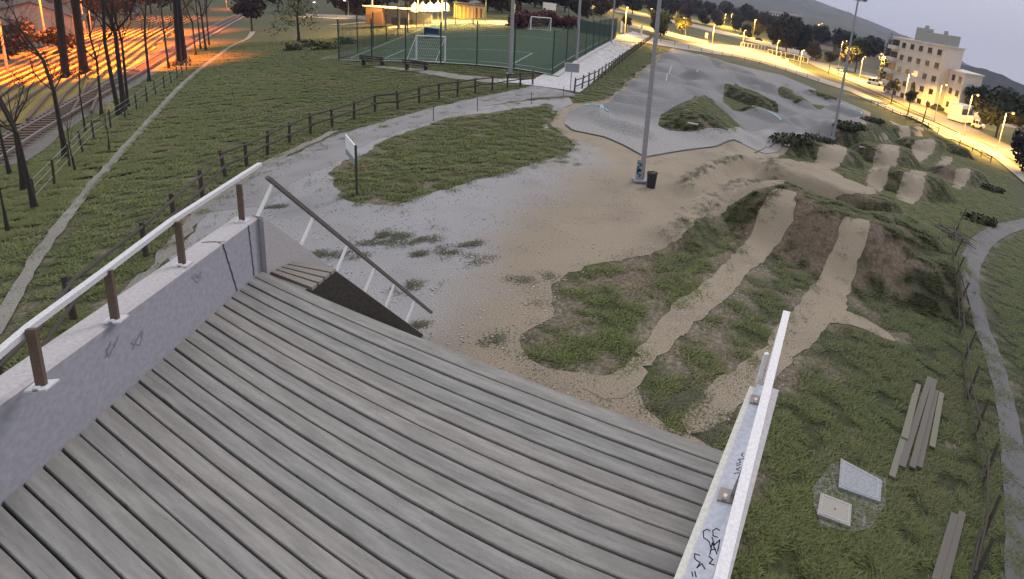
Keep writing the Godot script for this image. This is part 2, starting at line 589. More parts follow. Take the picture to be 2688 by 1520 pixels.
func paint_grass(x: float, z: float) -> Color:
	var a := noise_a.get_noise_2d(x, z) * 0.5 + 0.5
	var b := noise_b.get_noise_2d(x * 2.0, z * 2.0) * 0.5 + 0.5
	var e := noise_c.get_noise_2d(x * 0.35, z * 0.35) * 0.5 + 0.5
	var c := Color(0.053, 0.076, 0.017).lerp(Color(0.106, 0.114, 0.032), clampf(a * 0.7 + e * 0.6 - 0.2, 0, 1))
	return c.lerp(Color(0.125, 0.098, 0.055), clampf(b * 1.5 - 0.75, 0, 0.7))

func paint_blades(x: float, z: float) -> Color:
	return paint_grass(x, z).lerp(Color(0.030, 0.042, 0.012), 0.35 * clampf((x - 1.0) / 9.0, 0.0, 1.0) + 0.4 * clampf((x - 1.0) / 6.0, 0.0, 1.0) * smoothstep(-26.0, -12.0, z)).lerp(Color(0.13, 0.10, 0.06), 0.4 * thin(x, z))  # darker to the right: the vignette is put into the blade colour too

func paint_rough(x: float, z: float) -> Color:   # the rougher, browner grass of the mounds and of the ground by the jumps, with the vignette on the right painted in
	var b := noise_b.get_noise_2d(x * 3.0, z * 3.0) * 0.5 + 0.5
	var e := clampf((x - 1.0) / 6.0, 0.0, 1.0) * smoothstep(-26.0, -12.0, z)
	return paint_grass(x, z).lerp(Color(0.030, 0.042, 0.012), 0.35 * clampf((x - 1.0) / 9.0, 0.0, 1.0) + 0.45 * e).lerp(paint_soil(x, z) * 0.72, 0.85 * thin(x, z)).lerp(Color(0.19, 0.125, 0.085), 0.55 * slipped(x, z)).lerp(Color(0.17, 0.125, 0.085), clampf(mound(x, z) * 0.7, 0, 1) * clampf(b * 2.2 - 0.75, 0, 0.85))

func paint_soil(x: float, z: float) -> Color:
	var a := noise_a.get_noise_2d(x * 1.5, z * 1.5) * 0.5 + 0.5
	var b := noise_b.get_noise_2d(x * 4.0, z * 4.0) * 0.5 + 0.5
	var c := Color(0.33, 0.275, 0.20).lerp(Color(0.41, 0.345, 0.255), a)
	return c.lerp(Color(0.25, 0.195, 0.16), clampf(b * 1.4 - 0.7, 0, 0.6))

func paint_yard(x: float, z: float) -> Color:   # grey chippings towards the path, tan earth towards the jumps
	var g := clampf((-1.2 - x - (z + 14.0) * 0.25 + noise_a.get_noise_2d(x * 2.0, z * 2.0) * 2.5) / 3.0 + 0.5, 0.0, 1.0)
	return paint_soil(x, z).lerp(paint_gravel(x, z), g)

func paint_gravel(x: float, z: float) -> Color:
	var a := noise_a.get_noise_2d(x * 2.0, z * 2.0) * 0.5 + 0.5
	var b := noise_b.get_noise_2d(x * 5.0, z * 5.0) * 0.5 + 0.5
	return Color(0.335, 0.332, 0.345).lerp(Color(0.46, 0.455, 0.472), a).lerp(Color(0.25, 0.238, 0.23), clampf(b * 1.5 - 0.8, 0, 0.6))

func paint_asphalt(x: float, z: float) -> Color:   # the smooth apron is paler than the worn track behind it
	var a := noise_a.get_noise_2d(x * 1.4, z * 1.4) * 0.5 + 0.5
	var b := noise_b.get_noise_2d(x * 5.0, z * 5.0) * 0.5 + 0.5
	var c := Color(0.215, 0.219, 0.234).lerp(Color(0.325, 0.325, 0.335), clampf(a * 0.8 + b * 0.5 - 0.15, 0, 1))
	return c.lerp(Color(0.42, 0.412, 0.412), smoothstep(-35.5, -32.0, z + 0.45 * x - 4.0 + 3.0 * a))

func paint_trail(x: float, z: float) -> Color:
	var a := noise_b.get_noise_2d(x * 3.0, z * 3.0) * 0.5 + 0.5
	return Color(0.25, 0.235, 0.20).lerp(Color(0.38, 0.365, 0.335), a)

func paint_turf(x: float, z: float) -> Color:
	var a := noise_a.get_noise_2d(x * 2.0, z * 2.0) * 0.5 + 0.5
	return Color(0.010, 0.042, 0.018).lerp(Color(0.020, 0.062, 0.022), a)

func paint_dry(x: float, z: float) -> Color:
	var a := noise_a.get_noise_2d(x * 2.0, z * 2.0) * 0.5 + 0.5
	return Color(0.28, 0.21, 0.05).lerp(Color(0.44, 0.34, 0.09), a)


# ---------------------------------------------------------------- plants
func leafy(blobs: Array, count: int, size: float, dark: Color, light: Color) -> Shape:   # a crown of leaf clumps spread through round volumes
	var sh := new_shape()
	var total := 0.0
	for b in blobs:
		total += b[1].x * b[1].y * b[1].z
	for b in blobs:
		var k := int(count * b[1].x * b[1].y * b[1].z / total)
		for i in k:
			var d := Vector3(rng.randfn(), rng.randfn(), rng.randfn()).normalized()
			var r := pow(rng.randf(), 0.4) * (1.0 + 0.18 * noise_b.get_noise_3dv(d * 60.0 + b[0] * 10.0))
			if noise_a.get_noise_3dv((b[0] + d * b[1] * r) * 14.0) < -0.18:
				continue
			var p: Vector3 = b[0] + d * b[1] * r
			var s := size * rng.randf_range(0.6, 1.35)
			var x := Vector3(rng.randfn(), rng.randfn(), rng.randfn()).normalized()
			var y := (d + 0.7 * Vector3(rng.randfn(), rng.randfn(), rng.randfn())).normalized()
			sh.col = dark.lerp(light, clampf(rng.randf() * 0.7 + 0.3 * noise_c.get_noise_3dv(p * 8.0), 0, 1))
			var u := x.cross(y).normalized()
			var w := u.cross(y).normalized()
			var nn := (d + y * 0.5).normalized()
			sh.tri(p - u * s, p + w * s * 0.8, p + u * s, nn)
			sh.tri(p - u * s, p + u * s, p - w * s * 0.7 + y * s * 0.2, nn)
	return sh

func branch(trunk: Shape, twigs: Shape, a: Vector3, dir: Vector3, length: float, r: float, depth: int, droop: float) -> void:
	var p := a
	var d := dir
	var steps := 3
	for i in steps:
		var q := p + d * length / steps
		var r0 := lerpf(r, r * 0.55, float(i) / steps)
		var r1 := lerpf(r, r * 0.55, float(i + 1) / steps)
		(trunk if depth >= 3 else twigs).tube(p, q, r0, r1, 6 if depth >= 3 else 3, false)
		p = q
		d = (d + Vector3(rng.randfn() * 0.12, 0.05 - droop, rng.randfn() * 0.12)).normalized()
		if depth > 0:
			for k in (3 if depth >= 3 else 2):
				var out := Vector3(rng.randfn(), rng.randf_range(0.2, 1.2) - droop, rng.randfn()).normalized()
				branch(trunk, twigs, p, (d * 0.7 + out * 0.75).normalized(), length * rng.randf_range(0.35, 0.6), r1 * rng.randf_range(0.4, 0.6), depth - 1, droop)

func bare_tree(called: String, at: Vector3, height: float, r: float, label: String, group := "", m: Material = null, depth := 3, first := 0.4) -> Node3D:
	var t := thing(called, at, label, "tree", group)
	var trunk := new_shape()
	var twigs := new_shape()
	var foot := height * first
	var lean := Vector3(rng.randfn() * 0.03, 1, rng.randfn() * 0.03).normalized()
	trunk.tube(Vector3(0, -0.25, 0), lean * 0.15, r * 2.3, r * 1.5, 9, false)
	trunk.tube(lean * 0.15, lean * 0.5, r * 1.5, r * 1.08, 9, false)
	trunk.tube(lean * 0.5, lean * foot, r * 1.08, r * 0.85, 8, false)
	branch(trunk, twigs, lean * foot, (lean + Vector3(0, 0.3, 0)).normalized(), height - foot, r * 0.85, depth, 0.0)
	var bm: Material = m if m else M.bark
	part("trunk", trunk, bm, t)
	if twigs.v.size():
		part("branches", twigs, bm, t)
	return t

func leafy_tree(called: String, at: Vector3, height: float, r: float, blobs: Array, count: int, size: float, dark: Color, light: Color, label: String, group := "", foot := 0.5) -> Node3D:
	var t := thing(called, at, label, "tree", group)
	var trunk := new_shape()
	trunk.tube(Vector3(0, -0.3, 0), Vector3(0, height * foot, 0), r, r * 0.75, 8, false)
	for k in 4:
		var q := TAU * k / 4.0 + 0.4
		trunk.tube(Vector3(0, height * foot * 0.95, 0), Vector3(cos(q) * height * 0.16, height * (foot + 0.25), sin(q) * height * 0.16), r * 0.5, r * 0.15, 5, false)
	part("trunk", trunk, M.bark, t)
	part("crown", leafy(blobs, count, size, dark, light), M.leaf, t)
	return t

func cypress(at: Vector3, height: float, r: float, label: String, group := "slim cypresses by the road") -> Node3D:
	var blobs := []
	for i in 9:
		var u := (i + 0.5) / 9.0
		var w := r * (1.0 - pow(absf(u - 0.32) / 0.72, 1.8)) + 0.1 * r
		blobs.append([Vector3(0, height * (0.04 + 0.95 * u), 0), Vector3(w, height * 0.085, w)])
	return leafy_tree("cypress_tree", at, height, r * 0.16, blobs, 2600, 0.22, Color(0.012, 0.020, 0.012), Color(0.035, 0.05, 0.028), label, group, 0.3)

func round_tree(called: String, at: Vector3, height: float, w: float, dark: Color, light: Color, label: String, group := "", count := 2600, low := 0.3) -> Node3D:
	var blobs := []
	var mid := height * (0.5 + low * 0.5)
	var rise := height * (1.0 - low) * 0.5
	blobs.append([Vector3(0, mid, 0), Vector3(w * 0.72, rise * 0.8, w * 0.72)])
	for k in 7:
		var q := TAU * k / 7.0 + rng.randf()
		blobs.append([Vector3(cos(q) * w * 0.55, mid + rng.randf_range(-0.55, 0.55) * rise, sin(q) * w * 0.55), Vector3(w, rise, w) * rng.randf_range(0.38, 0.52)])
	return leafy_tree(called, at, height, maxf(0.12, height * 0.022), blobs, count, w * 0.075 + 0.05, dark, light, label, group, low + 0.12)


# ---------------------------------------------------------------- street things
func street_lamp(at: Vector3, height: float, turn: float, m: Material, hue: Color, energy: float, label: String, group := "street lamps along the lit paths", aim := Vector3.DOWN, cone := 80.0) -> Node3D:
	var t := thing("street_lamp", at, label, "street lamp", group)
	var d := Vector3(cos(turn), 0, sin(turn))
	var s := new_shape()
	s.tube(Vector3(0, -0.5, 0), Vector3(0, height, 0), 0.09, 0.05, 8)
	part("pole", s, M.galv_dull, t)
	s = new_shape()
	s.tube(Vector3(0, height - 0.05, 0), d * 1.0 + Vector3(0, height + 0.15, 0), 0.05, 0.04, 6)
	part("arm", s, M.galv_dull, t)
	s = new_shape()
	s.box(d * 1.25 + Vector3(0, height + 0.24, 0), Vector3(0.6, 0.1, 0.28), Basis(Vector3.UP, -turn))
	part("lamp_head", s, M.galv_dull, t)
	s = new_shape()
	s.ball(d * 1.25 + Vector3(0, height + 0.08, 0), Vector3(0.18, 0.11, 0.16))
	part("lamp_bulb", s, m, t)
	var l := SpotLight3D.new()
	l.position = d * 1.25 + Vector3(0, height + 0.08, 0)
	l.basis = Basis.looking_at(aim, Vector3.FORWARD)
	l.spot_angle = cone
	l.spot_angle_attenuation = 0.5
	l.light_color = hue
	l.light_energy = energy
	l.light_size = 0.12
	l.spot_range = 80.0
	l.spot_attenuation = 2.0
	l.shadow_enabled = true
	l.name = "lamp_light"
	t.add_child(l, true)
	return t

func car(called: String, at: Vector3, turn: float, length: float, height: float, paint: Material, label: String, van := false, group := "cars parked along the road") -> Node3D:
	var t := thing(called, at, label, "van" if van else "car", group)
	t.rotation.y = turn
	var w := height * (0.9 if van else 1.15)
	var l := length
	var h := height
	var lower := [Vector2(-0.5, 0.16), Vector2(0.5, 0.16), Vector2(0.5, 0.42), Vector2(0.47, 0.52), Vector2(0.28, 0.58), Vector2(-0.46, 0.60), Vector2(-0.5, 0.5)]
	var upper := [Vector2(-0.44, 0.60), Vector2(0.27, 0.58), Vector2(0.12, 0.95), Vector2(-0.02, 1.0), Vector2(-0.32, 0.98)]
	if van:
		lower = [Vector2(-0.5, 0.12), Vector2(0.5, 0.12), Vector2(0.5, 0.4), Vector2(0.44, 0.5), Vector2(0.32, 0.52), Vector2(0.32, 1.0), Vector2(-0.5, 1.0)]
		upper = [Vector2(0.32, 0.52), Vector2(0.44, 0.5), Vector2(0.37, 0.80), Vector2(0.32, 0.82)]
	var f := func(pts: Array, k: float) -> Array:
		var r := []
		for p in pts:
			r.append(Vector2(p.x * l, p.y * h))
		return r
	var s := new_shape()
	s.prism(f.call(lower, 1.0), Vector3(0, 0, -w / 2.0), Vector3(0, 0, w / 2.0), Vector3.RIGHT, Vector3.UP)
	part("body", s, paint, t)
	s = new_shape()
	s.prism(f.call(upper, 1.0), Vector3(0, 0, -w * 0.44), Vector3(0, 0, w * 0.44), Vector3.RIGHT, Vector3.UP)
	part("cabin_glass", s, M.glass_dark, t)
	if not van:
		s = new_shape()
		s.box(Vector3(-0.11 * l, 0.99 * h, 0), Vector3(0.36 * l, 0.05 * h, w * 0.86))
		for x in [-0.2, 0.03]:
			for z in [-0.445, 0.445]:
				s.box(Vector3(x * l, 0.78 * h, z * w), Vector3(0.025 * l, 0.38 * h, 0.02 * w))
		part("roof", s, paint, t)
	for x in [-0.31, 0.31]:
		for z in [-0.46, 0.46]:
			s = new_shape()
			s.tube(Vector3(x * l, 0.19 * h if not van else 0.14 * h, z * w - 0.09), Vector3(x * l, 0.19 * h if not van else 0.14 * h, z * w + 0.09), 0.2 * h if not van else 0.14 * h, 0.2 * h if not van else 0.14 * h, 10)
			part("wheel", s, M.rubber, t)
	for z in [-0.36, 0.36]:
		s = new_shape()
		s.box(Vector3(l * 0.5, 0.36 * h, z * w), Vector3(0.04, 0.1 * h, 0.16 * w))
		part("headlight", s, M.white_paint, t)
	return t

func fence(posts: Array, height: float, rails: Array, label: String, thick := 0.055, lean := Vector3.ZERO, broken := []) -> Node3D:
	var t := thing("wooden_fence", on(posts[0]), label, "fence")
	var rise := []
	for i in posts.size():
		var a := on(posts[i], -0.2)
		var l := lean + Vector3(rng.randfn() * 0.03, 0, rng.randfn() * 0.03)
		var h := height * rng.randf_range(0.94, 1.06)
		var s := new_shape(t.position)
		s.tube(a, a + (Vector3.UP + l) * (h + 0.2), thick * 1.1, thick * 0.95, 7)
		part("post", s, M.fence_wood, t)
		rise.append(l)
	for i in posts.size() - 1:
		for k in rails.size():
			if broken.has(i * 10 + k):
				continue
			var a = on(posts[i], 0.0) + (Vector3.UP + rise[i]) * (height * rails[k] + rng.randfn() * 0.02)
			var b = on(posts[i + 1], 0.0) + (Vector3.UP + rise[i + 1]) * (height * rails[k] + rng.randfn() * 0.02)
			var d = (b - a).normalized()
			var side = d.cross(Vector3.UP).normalized() * thick * (1.5 if (i + k) % 2 == 0 else 1.3)
			var s := new_shape(t.position)
			s.tube(a - d * 0.16 + side, b + d * 0.16 + side, thick * 0.72, thick * 0.66, 6)
			part("rail", s, M.fence_wood, t)
	return t

func spaced(line: Array, step: float) -> Array:   # points at equal steps along a line
	var out := []
	var left := 0.0
	for i in line.size() - 1:
		var a: Vector2 = line[i]
		var b: Vector2 = line[i + 1]
		var l := a.distance_to(b)
		var d := left
		while d < l:
			out.append(a.lerp(b, d / l))
			d += step
		left = d - l
	return out

func light_pole(at: Vector3, height: float, r: float, label: String, lights := true, group := "tall floodlight poles") -> Node3D:
	var t := thing("floodlight_pole", at, label, "pole", group)
	var s := new_shape()
	s.tube(Vector3(0, -0.3, 0), Vector3(0, height * 0.5, 0), r, r * 0.8, 12)
	s.tube(Vector3(0, height * 0.5, 0), Vector3(0, height, 0), r * 0.8, r * 0.55, 12)
	part("pole", s, M.galv_dull, t)
	s = new_shape()
	s.tube(Vector3(0, -0.2, 0), Vector3(0, 0.06, 0), r * 2.2, r * 2.1, 12)
	part("footing", s, M.concrete, t)
	if lights:
		s = new_shape()
		s.box(Vector3(0, height, 0), Vector3(1.6, 0.08, 0.08))
		part("crossbar", s, M.galv_dull, t)
		for x in [-0.6, 0.0, 0.6]:
			s = new_shape()
			s.box(Vector3(x, height + 0.2, 0.1), Vector3(0.4, 0.3, 0.16), Basis(Vector3.RIGHT, 0.6))
			part("floodlight", s, M.galv_dull, t)
	return t

func stroke(s: Shape, pts: Array, w: float, n: Vector3) -> void:   # a drawn line lying on a surface
	for i in pts.size() - 1:
		var a: Vector3 = pts[i]
		var b: Vector3 = pts[i + 1]
		var d := (b - a).normalized()
		var x := d.cross(n).normalized() * w / 2.0
		s.quad(a - x + d * -w * 0.3, a + x + d * -w * 0.3, b + x + d * w * 0.3, b - x + d * w * 0.3)


# ---------------------------------------------------------------- the start ramp
var RULE := [[0.00000, -0.01063, -3.47910, 0.00000, 0.17798, -8.80106], [0.00000, -0.00000, -1.00000, -0.00136, 0.22826, -6.72856], [0.00000, -0.09462, 1.94761, 0.00000, 0.14462, -4.47324]]   # where the left end, the middle and the right end of the k-th gap between boards lie

func gap(k: float, t: float) -> Vector3:   # t: 0 left, 0.5 middle, 1 right
	var p := []
	for r in RULE:
		p.append(Vector2(r[0] * k * k + r[1] * k + r[2], r[3] * k * k + r[4] * k + r[5]))
	var q: Vector2 = p[0] * (2.0 * (t - 0.5) * (t - 1.0)) + p[1] * (-4.0 * t * (t - 1.0)) + p[2] * (2.0 * t * (t - 0.5))
	return Vector3(q.x, DECK, q.y)

func plank(k0: float, k1: float, t0: float, t1: float, up: float, seed_u: float) -> Shape:
	var s := new_shape()
	var segs := 10
	var th := 0.06
	var ch := 0.007
	for i in segs:
		var u := lerpf(t0, t1, float(i) / segs)
		var w := lerpf(t0, t1, float(i + 1) / segs)
		var a := gap(k1, u) + Vector3(0, up, 0)
		var b := gap(k1, w) + Vector3(0, up, 0)
		var c := gap(k0, w) + Vector3(0, up, 0)
		var d := gap(k0, u) + Vector3(0, up, 0)
		var x0 := (d - a).normalized() * ch
		var dn := Vector3(0, -ch, 0)
		var bot := Vector3(0, -th, 0)
		var v0 := u * 1.6 + seed_u * 7.3
		var v1 := w * 1.6 + seed_u * 7.3
		s.quad(a + x0, b + x0, c - x0, d - x0, Vector2(seed_u, v0), Vector2(seed_u, v1), Vector2(seed_u + 0.8, v1), Vector2(seed_u + 0.8, v0))
		s.quad(a + dn, b + dn, b + x0, a + x0, Vector2(seed_u, v0), Vector2(seed_u, v1), Vector2(seed_u, v1), Vector2(seed_u, v0))
		s.quad(d - x0, c - x0, c + dn, d + dn, Vector2(seed_u, v0), Vector2(seed_u, v1), Vector2(seed_u, v1), Vector2(seed_u, v0))
		s.quad(a + bot, b + bot, b + dn, a + dn, Vector2(seed_u, v0), Vector2(seed_u, v1), Vector2(seed_u, v1), Vector2(seed_u, v0))
		s.quad(d + dn, c + dn, c + bot, d + bot, Vector2(seed_u, v0), Vector2(seed_u, v1), Vector2(seed_u, v1), Vector2(seed_u, v0))
		s.quad(b + bot, a + bot, d + bot, c + bot)
	return s

func board_material(k: int) -> StandardMaterial3D:
	var tones := [Color(0.245, 0.241, 0.232), Color(0.234, 0.233, 0.227), Color(0.256, 0.250, 0.238), Color(0.242, 0.236, 0.226), Color(0.230, 0.231, 0.226), Color(0.248, 0.245, 0.24)]
	var called := "board%d" % (k % tones.size())
	if not M.has(called):
		var c: Color = tones[k % tones.size()]
		var m := mat(c.r * 1.12, c.g * 1.12, c.b * 1.12, 0.9)
		m.albedo_texture = tex["grain"]
		M[called] = m
	return M[called]

func start_ramp() -> void:
	var t := thing("start_ramp", gap(10, 0.5) - Vector3(0, DECK, 0), "raised timber start ramp of weathered grey boards between two concrete parapets", "ramp")
	var o := t.position
	for k in 30:
		var j0 := 0.042 + 0.018 * absf(sin(k * 3.7))
		var s := plank(k + (0.0 if k == 0 else j0), k + 1.0 - 0.042 - 0.028 * absf(sin(k * 5.1)), -0.008, 1.03, 0.004 * sin(k * 2.3), fmod(k * 0.37, 1.0))
		for i in s.v.size():
			s.v[i] -= o
		part("plank", s, board_material((k * 5 + k / 3) % 6), t)
	# the dark frame under the boards, and the steep front
	var fr := new_shape(o)
	var a := gap(0.06, 0.0) - Vector3(0, 0.06, 0)
	var b := gap(0.06, 0.96) - Vector3(0, 0.06, 0)
	var c := gap(29.6, 0.96) - Vector3(0, 0.06, 0)
	var d := gap(29.6, 0.0) - Vector3(0, 0.06, 0)
	var low := Vector3(0, -0.14, 0)
	var drop := Vector3(0, -0.08, 0)
	a += drop; b += drop; c += drop; d += drop
	fr.hexa([d + low, c + low, d, c, a + low, b + low, a, b])
	part("under_frame", fr, M.black, t)
	a -= drop; b -= drop
	var outward := Vector3(-(b - a).z, 0, (b - a).x).normalized()
	if outward.z > 0: outward = -outward
	var sl := new_shape(o)
	for k in 14:
		var u0 := k / 14.0
		var u1 := (k + 0.93) / 14.0
		var f0 := outward * 3.1 * u0 + Vector3(0, -3.1 * u0 - 0.06, 0)
		var f1 := outward * 3.1 * u1 + Vector3(0, -3.1 * u1 - 0.06, 0)
		var row := new_shape(o)
		row.quad(b + f0, a + f0, a + f1, b + f1)
		row.quad(a + f0 + low * 0.3, b + f0 + low * 0.3, b + f1 + low * 0.3, a + f1 + low * 0.3)
		row.quad(a + f0, b + f0, b + f0 + low * 0.3, a + f0 + low * 0.3)
		row.quad(b + f1, a + f1, a + f1 + low * 0.3, b + f1 + low * 0.3)
		part("slope_plank", row, board_material(k), t)
	# small landing of short boards in the far left corner
	var corner := [Vector3(-3.49, 2.96, -9.25), Vector3(-2.65, 2.96, -8.91), Vector3(-2.77, 2.96, -8.33), Vector3(-3.49, 2.96, -8.91)]
	for k in 4:
		var u0 := k / 4.0 + 0.03
		var u1 := (k + 1) / 4.0 - 0.03
		var row := new_shape(o)
		var p0: Vector3 = corner[0].lerp(corner[3], u0)
		var p1: Vector3 = corner[0].lerp(corner[3], u1)
		var q0: Vector3 = corner[1].lerp(corner[2], u0)
		var q1: Vector3 = corner[1].lerp(corner[2], u1)
		var dn := Vector3(0, -0.05, 0)
		row.quad(p1, q1, q0, p0, Vector2(0.2 * k, 0), Vector2(0.2 * k, 0.5), Vector2(0.2 * k + 0.3, 0.5), Vector2(0.2 * k + 0.3, 0))
		row.quad(q1, q1 + dn, q0 + dn, q0); row.quad(p1 + dn, q1 + dn, q1, p1); row.quad(p0, q0, q0 + dn, p0 + dn)
		part("landing_plank", row, M.landing, t)
	# legs of the frame
	for u in [0.1, 0.5, 0.82]:
		for k in [1.0, 12.0, 24.0]:
			var g := gap(k, u)
			var lg := new_shape(o)
			lg.box(Vector3(g.x, (DECK - 0.2 + ground(g.x, g.z) - 0.2) / 2.0, g.z), Vector3(0.14, DECK - ground(g.x, g.z), 0.14))
			part("leg", lg, M.fence_wood, t)

func parapets() -> void:
	# left concrete parapet
	var at := gap(8, 0.0)
	var t := thing("concrete_parapet", Vector3(at.x, ground(at.x, at.z), at.z), "smooth grey concrete parapet with a pale top along the left side of the ramp", "wall")
	var o := t.position
	var s := new_shape(o)
	var top := new_shape(o)
	var p0 := gap(-0.1, 0.0); var p1 := gap(31, 0.0)
	var wide := Vector3(-0.235, 0, 0)
	p0.x -= 0.005; p1.x -= 0.005
	var n := 14
	var hi := Vector3(0, 0.80, 0)
	var dn := Vector3(0, -3.4, 0)
	var ins := Vector3(-0.03, 0, 0)
	for i in n:
		var a := p0.lerp(p1, float(i) / n)
		var b := p0.lerp(p1, float(i + 1) / n)
		s.quad(a + dn, b + dn, b + hi - Vector3(0, 0.03, 0), a + hi - Vector3(0, 0.03, 0))
		s.quad(b + dn + wide, a + dn + wide, a + hi + wide, b + hi + wide)
		top.quad(a + hi - Vector3(0, 0.03, 0), b + hi - Vector3(0, 0.03, 0), b + hi + ins, a + hi + ins)
		top.quad(a + hi + ins, b + hi + ins, b + hi + wide, a + hi + wide)
	s.quad(p0 + dn + wide, p0 + dn, p0 + hi + ins, p0 + hi + wide)
	part("wall", s, M.concrete, t)
	part("top_face", top, M.concrete_pale, t)  # the top takes the paler concrete, the sides the plain one
	# two chained cracks running down the face
	var cr := new_shape(o)
	var face := func(z: float, y: float) -> Vector3: return Vector3(p0.lerp(p1, (z - p0.z) / (p1.z - p0.z)).x + 0.004, DECK + y, z)
	for q in [[-8.62, 0.02, -8.58, 0.77], [-8.22, 0.02, -8.02, 0.77]]:
		var line := []
		for i in 13:
			var u := i / 12.0
			line.append(face.call(lerpf(q[0], q[2], u) + 0.006 * sin(i * 2.4), lerpf(q[1], q[3], u)))
		cr = new_shape(o)
		stroke(cr, line, 0.02, Vector3.RIGHT)
		part("crack", cr, M.ink, t)
	var over := []
	for i in 5:
		over.append(Vector3(p0.x - 0.03 - i * 0.05, DECK + 0.803, -8.02 + 0.008 * sin(i * 2.0)))
	cr = new_shape(o)
	stroke(cr, over, 0.02, Vector3.UP)
	part("crack", cr, M.ink, t)
	var gr := new_shape(o)
	for q in [[-6.55, 0.42], [-6.25, 0.55], [-7.5, 0.6]]:
		var line := []
		for i in 7:
			line.append(face.call(q[0] + 0.09 * sin(i * 1.7 + q[0] * 3.0), q[1] + 0.07 * cos(i * 2.3)))
		gr = new_shape(o)
		stroke(gr, line, 0.008, Vector3.RIGHT)
		part("scribble", gr, M.ink_faint, t)

	# left handrail
	t = thing("handrail", Vector3(-3.63, ground(-3.63, -7.0), -7.0), "long galvanised handrail on rusty posts above the left parapet", "railing")
	o = t.position
	s = new_shape(o)
	var rail := [Vector3(-3.66, 4.34, -9.44), Vector3(-3.69, 4.33, -7.43), Vector3(-3.64, 4.31, -6.28), Vector3(-3.63, 4.28, -5.46), Vector3(-3.55, 4.24, -4.57)]
	for i in 4:
		s.bar(rail[i], rail[i + 1], 0.05, 0.05)
	part("rail", s, M.galv, t)
	for p in [Vector3(-3.59, 3.8, -8.66), Vector3(-3.64, 3.8, -7.43), Vector3(-3.62, 3.8, -6.31), Vector3(-3.56, 3.8, -5.36)]:
		var ps := new_shape(o)
		ps.bar(p, p + Vector3(0.0, 0.52, 0), 0.055, 0.03, Vector3.FORWARD)
		var post := part("post", ps, M.rust, t)
		var bp := new_shape(o)
		bp.box(p + Vector3(0, 0.008, 0), Vector3(0.13, 0.016, 0.13))
		bp.box(p + Vector3(0, 0.02, 0.05), Vector3(0.03, 0.03, 0.03))
		part("base_plate", bp, M.galv, post)

	# wing wall that falls from the parapet to the ground, with its own railing
	var w0: Vector3 = Vector3(-3.42, 3.8, -8.8)
	var w1: Vector3 = Vector3(-2.03, 0, -11.66)
	t = thing("wing_wall", Vector3(w1.x, ground(w1.x, w1.z), w1.z), "sloping concrete wing wall falling steeply from the left parapet to the ground", "wall")
	o = t.position
	var dir := (w1 - w0).normalized()
	var flat := Vector3(dir.x, 0, dir.z).normalized()
	var side := Vector3(-flat.z, 0, flat.x)   # towards the ramp
	if side.x < 0: side = -side
	s = new_shape(o)
	var deep := Vector3(0, -4.2, 0)
	var th := side * -0.16
	s.hexa([w0 + deep + th, w0 + deep, w0 + th, w0, w1 + deep * 0.2 + th, w1 + deep * 0.2, w1 + th, w1])
	part("wall", s, M.concrete_pale, t)
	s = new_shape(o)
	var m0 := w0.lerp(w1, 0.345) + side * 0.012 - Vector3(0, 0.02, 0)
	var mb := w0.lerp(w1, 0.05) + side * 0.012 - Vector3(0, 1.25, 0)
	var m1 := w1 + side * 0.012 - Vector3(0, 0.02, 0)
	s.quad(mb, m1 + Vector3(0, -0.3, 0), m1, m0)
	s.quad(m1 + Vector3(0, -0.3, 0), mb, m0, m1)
	part("shade_panel", s, M.wall_shade, t)  # added dark sheet standing for the shade on the inner face
	t = thing("sloping_handrail", t.position, "dark handrail on white slanting posts going down the wing wall", "railing")
	s = new_shape(o)
	var off := Vector3(0, 0.42, 0) + flat * 0.2
	s.bar(w0 + off - dir * 0.16, w1 + off + dir * 0.12, 0.05, 0.045)
	part("rail", s, M.dark_rail, t)
	for p in [Vector3(-3.43, 3.8, -8.8), Vector3(-5.34, 0, -15.88), Vector3(-4.19, 0, -14.47), Vector3(-3.39, 0, -13.46), Vector3(-2.82, 0, -12.78), Vector3(-2.32, 0, -12.17)]:
		# nearest place on the sloping top whose direction from the eye is that of p
		var best := 0.0
		var least := 9.0
		for i in 101:
			var q := w0.lerp(w1, i / 100.0)
			var g := (q - EYE).normalized().distance_to((p - EYE).normalized())
			if g < least:
				least = g; best = i / 100.0
		var q0 := w0.lerp(w1, best) - side * 0.08
		var ps := new_shape(o)
		ps.bar(q0, q0 + off + side * 0.05, 0.045, 0.02, dir)
		part("post", ps, M.white_paint, t)

	# right painted parapet
	var r0: Vector3 = Vector3(2.2, 3.8, -4.45)
	var r1: Vector3 = Vector3(2.39, 3.8, -4.31)
	var r2: Vector3 = Vector3(1.36, 3.8, -2.65)
	var r3: Vector3 = Vector3(1.06, 3.8, -2.73)
	var e2 := r2 + (r2 - r1) * 1.6
	var e3 := r3 + (r3 - r0) * 1.6
	t = thing("painted_parapet", Vector3(r2.x, ground(r2.x, r2.z), r2.z), "white painted parapet with black pen scribbles along the right side of the ramp", "wall")
	o = t.position
	s = new_shape(o)
	var inn := (r0 - r1).normalized()
	var mid1 := r0.lerp(r1, 0.62); var mid2 := e3.lerp(e2, 0.62)
	var v := Vector3(0, -0.62, 0)
	s.hexa([r0 + v + inn * 0.02, mid1 + v + inn * 0.1, r0, mid1, e3 + v + inn * 0.02, mid2 + v + inn * 0.1, e3, mid2])
	part("wall", s, M.white_wall, t)
	s = new_shape(o)
	var dz := Vector3(0, 0.012, 0)
	var tuck := inn * 0.16 + v
	s.hexa([mid1 + tuck, r1 + tuck, mid1 + dz, r1 + dz, mid2 + tuck, e2 + tuck, mid2 + dz, e2 + dz])
	part("outer_leaf", s, M.concrete_pale, t)
	s = new_shape(o)
	var lo := Vector3(0, -3.9, 0)
	var hi2 := Vector3(0, -0.5, 0)
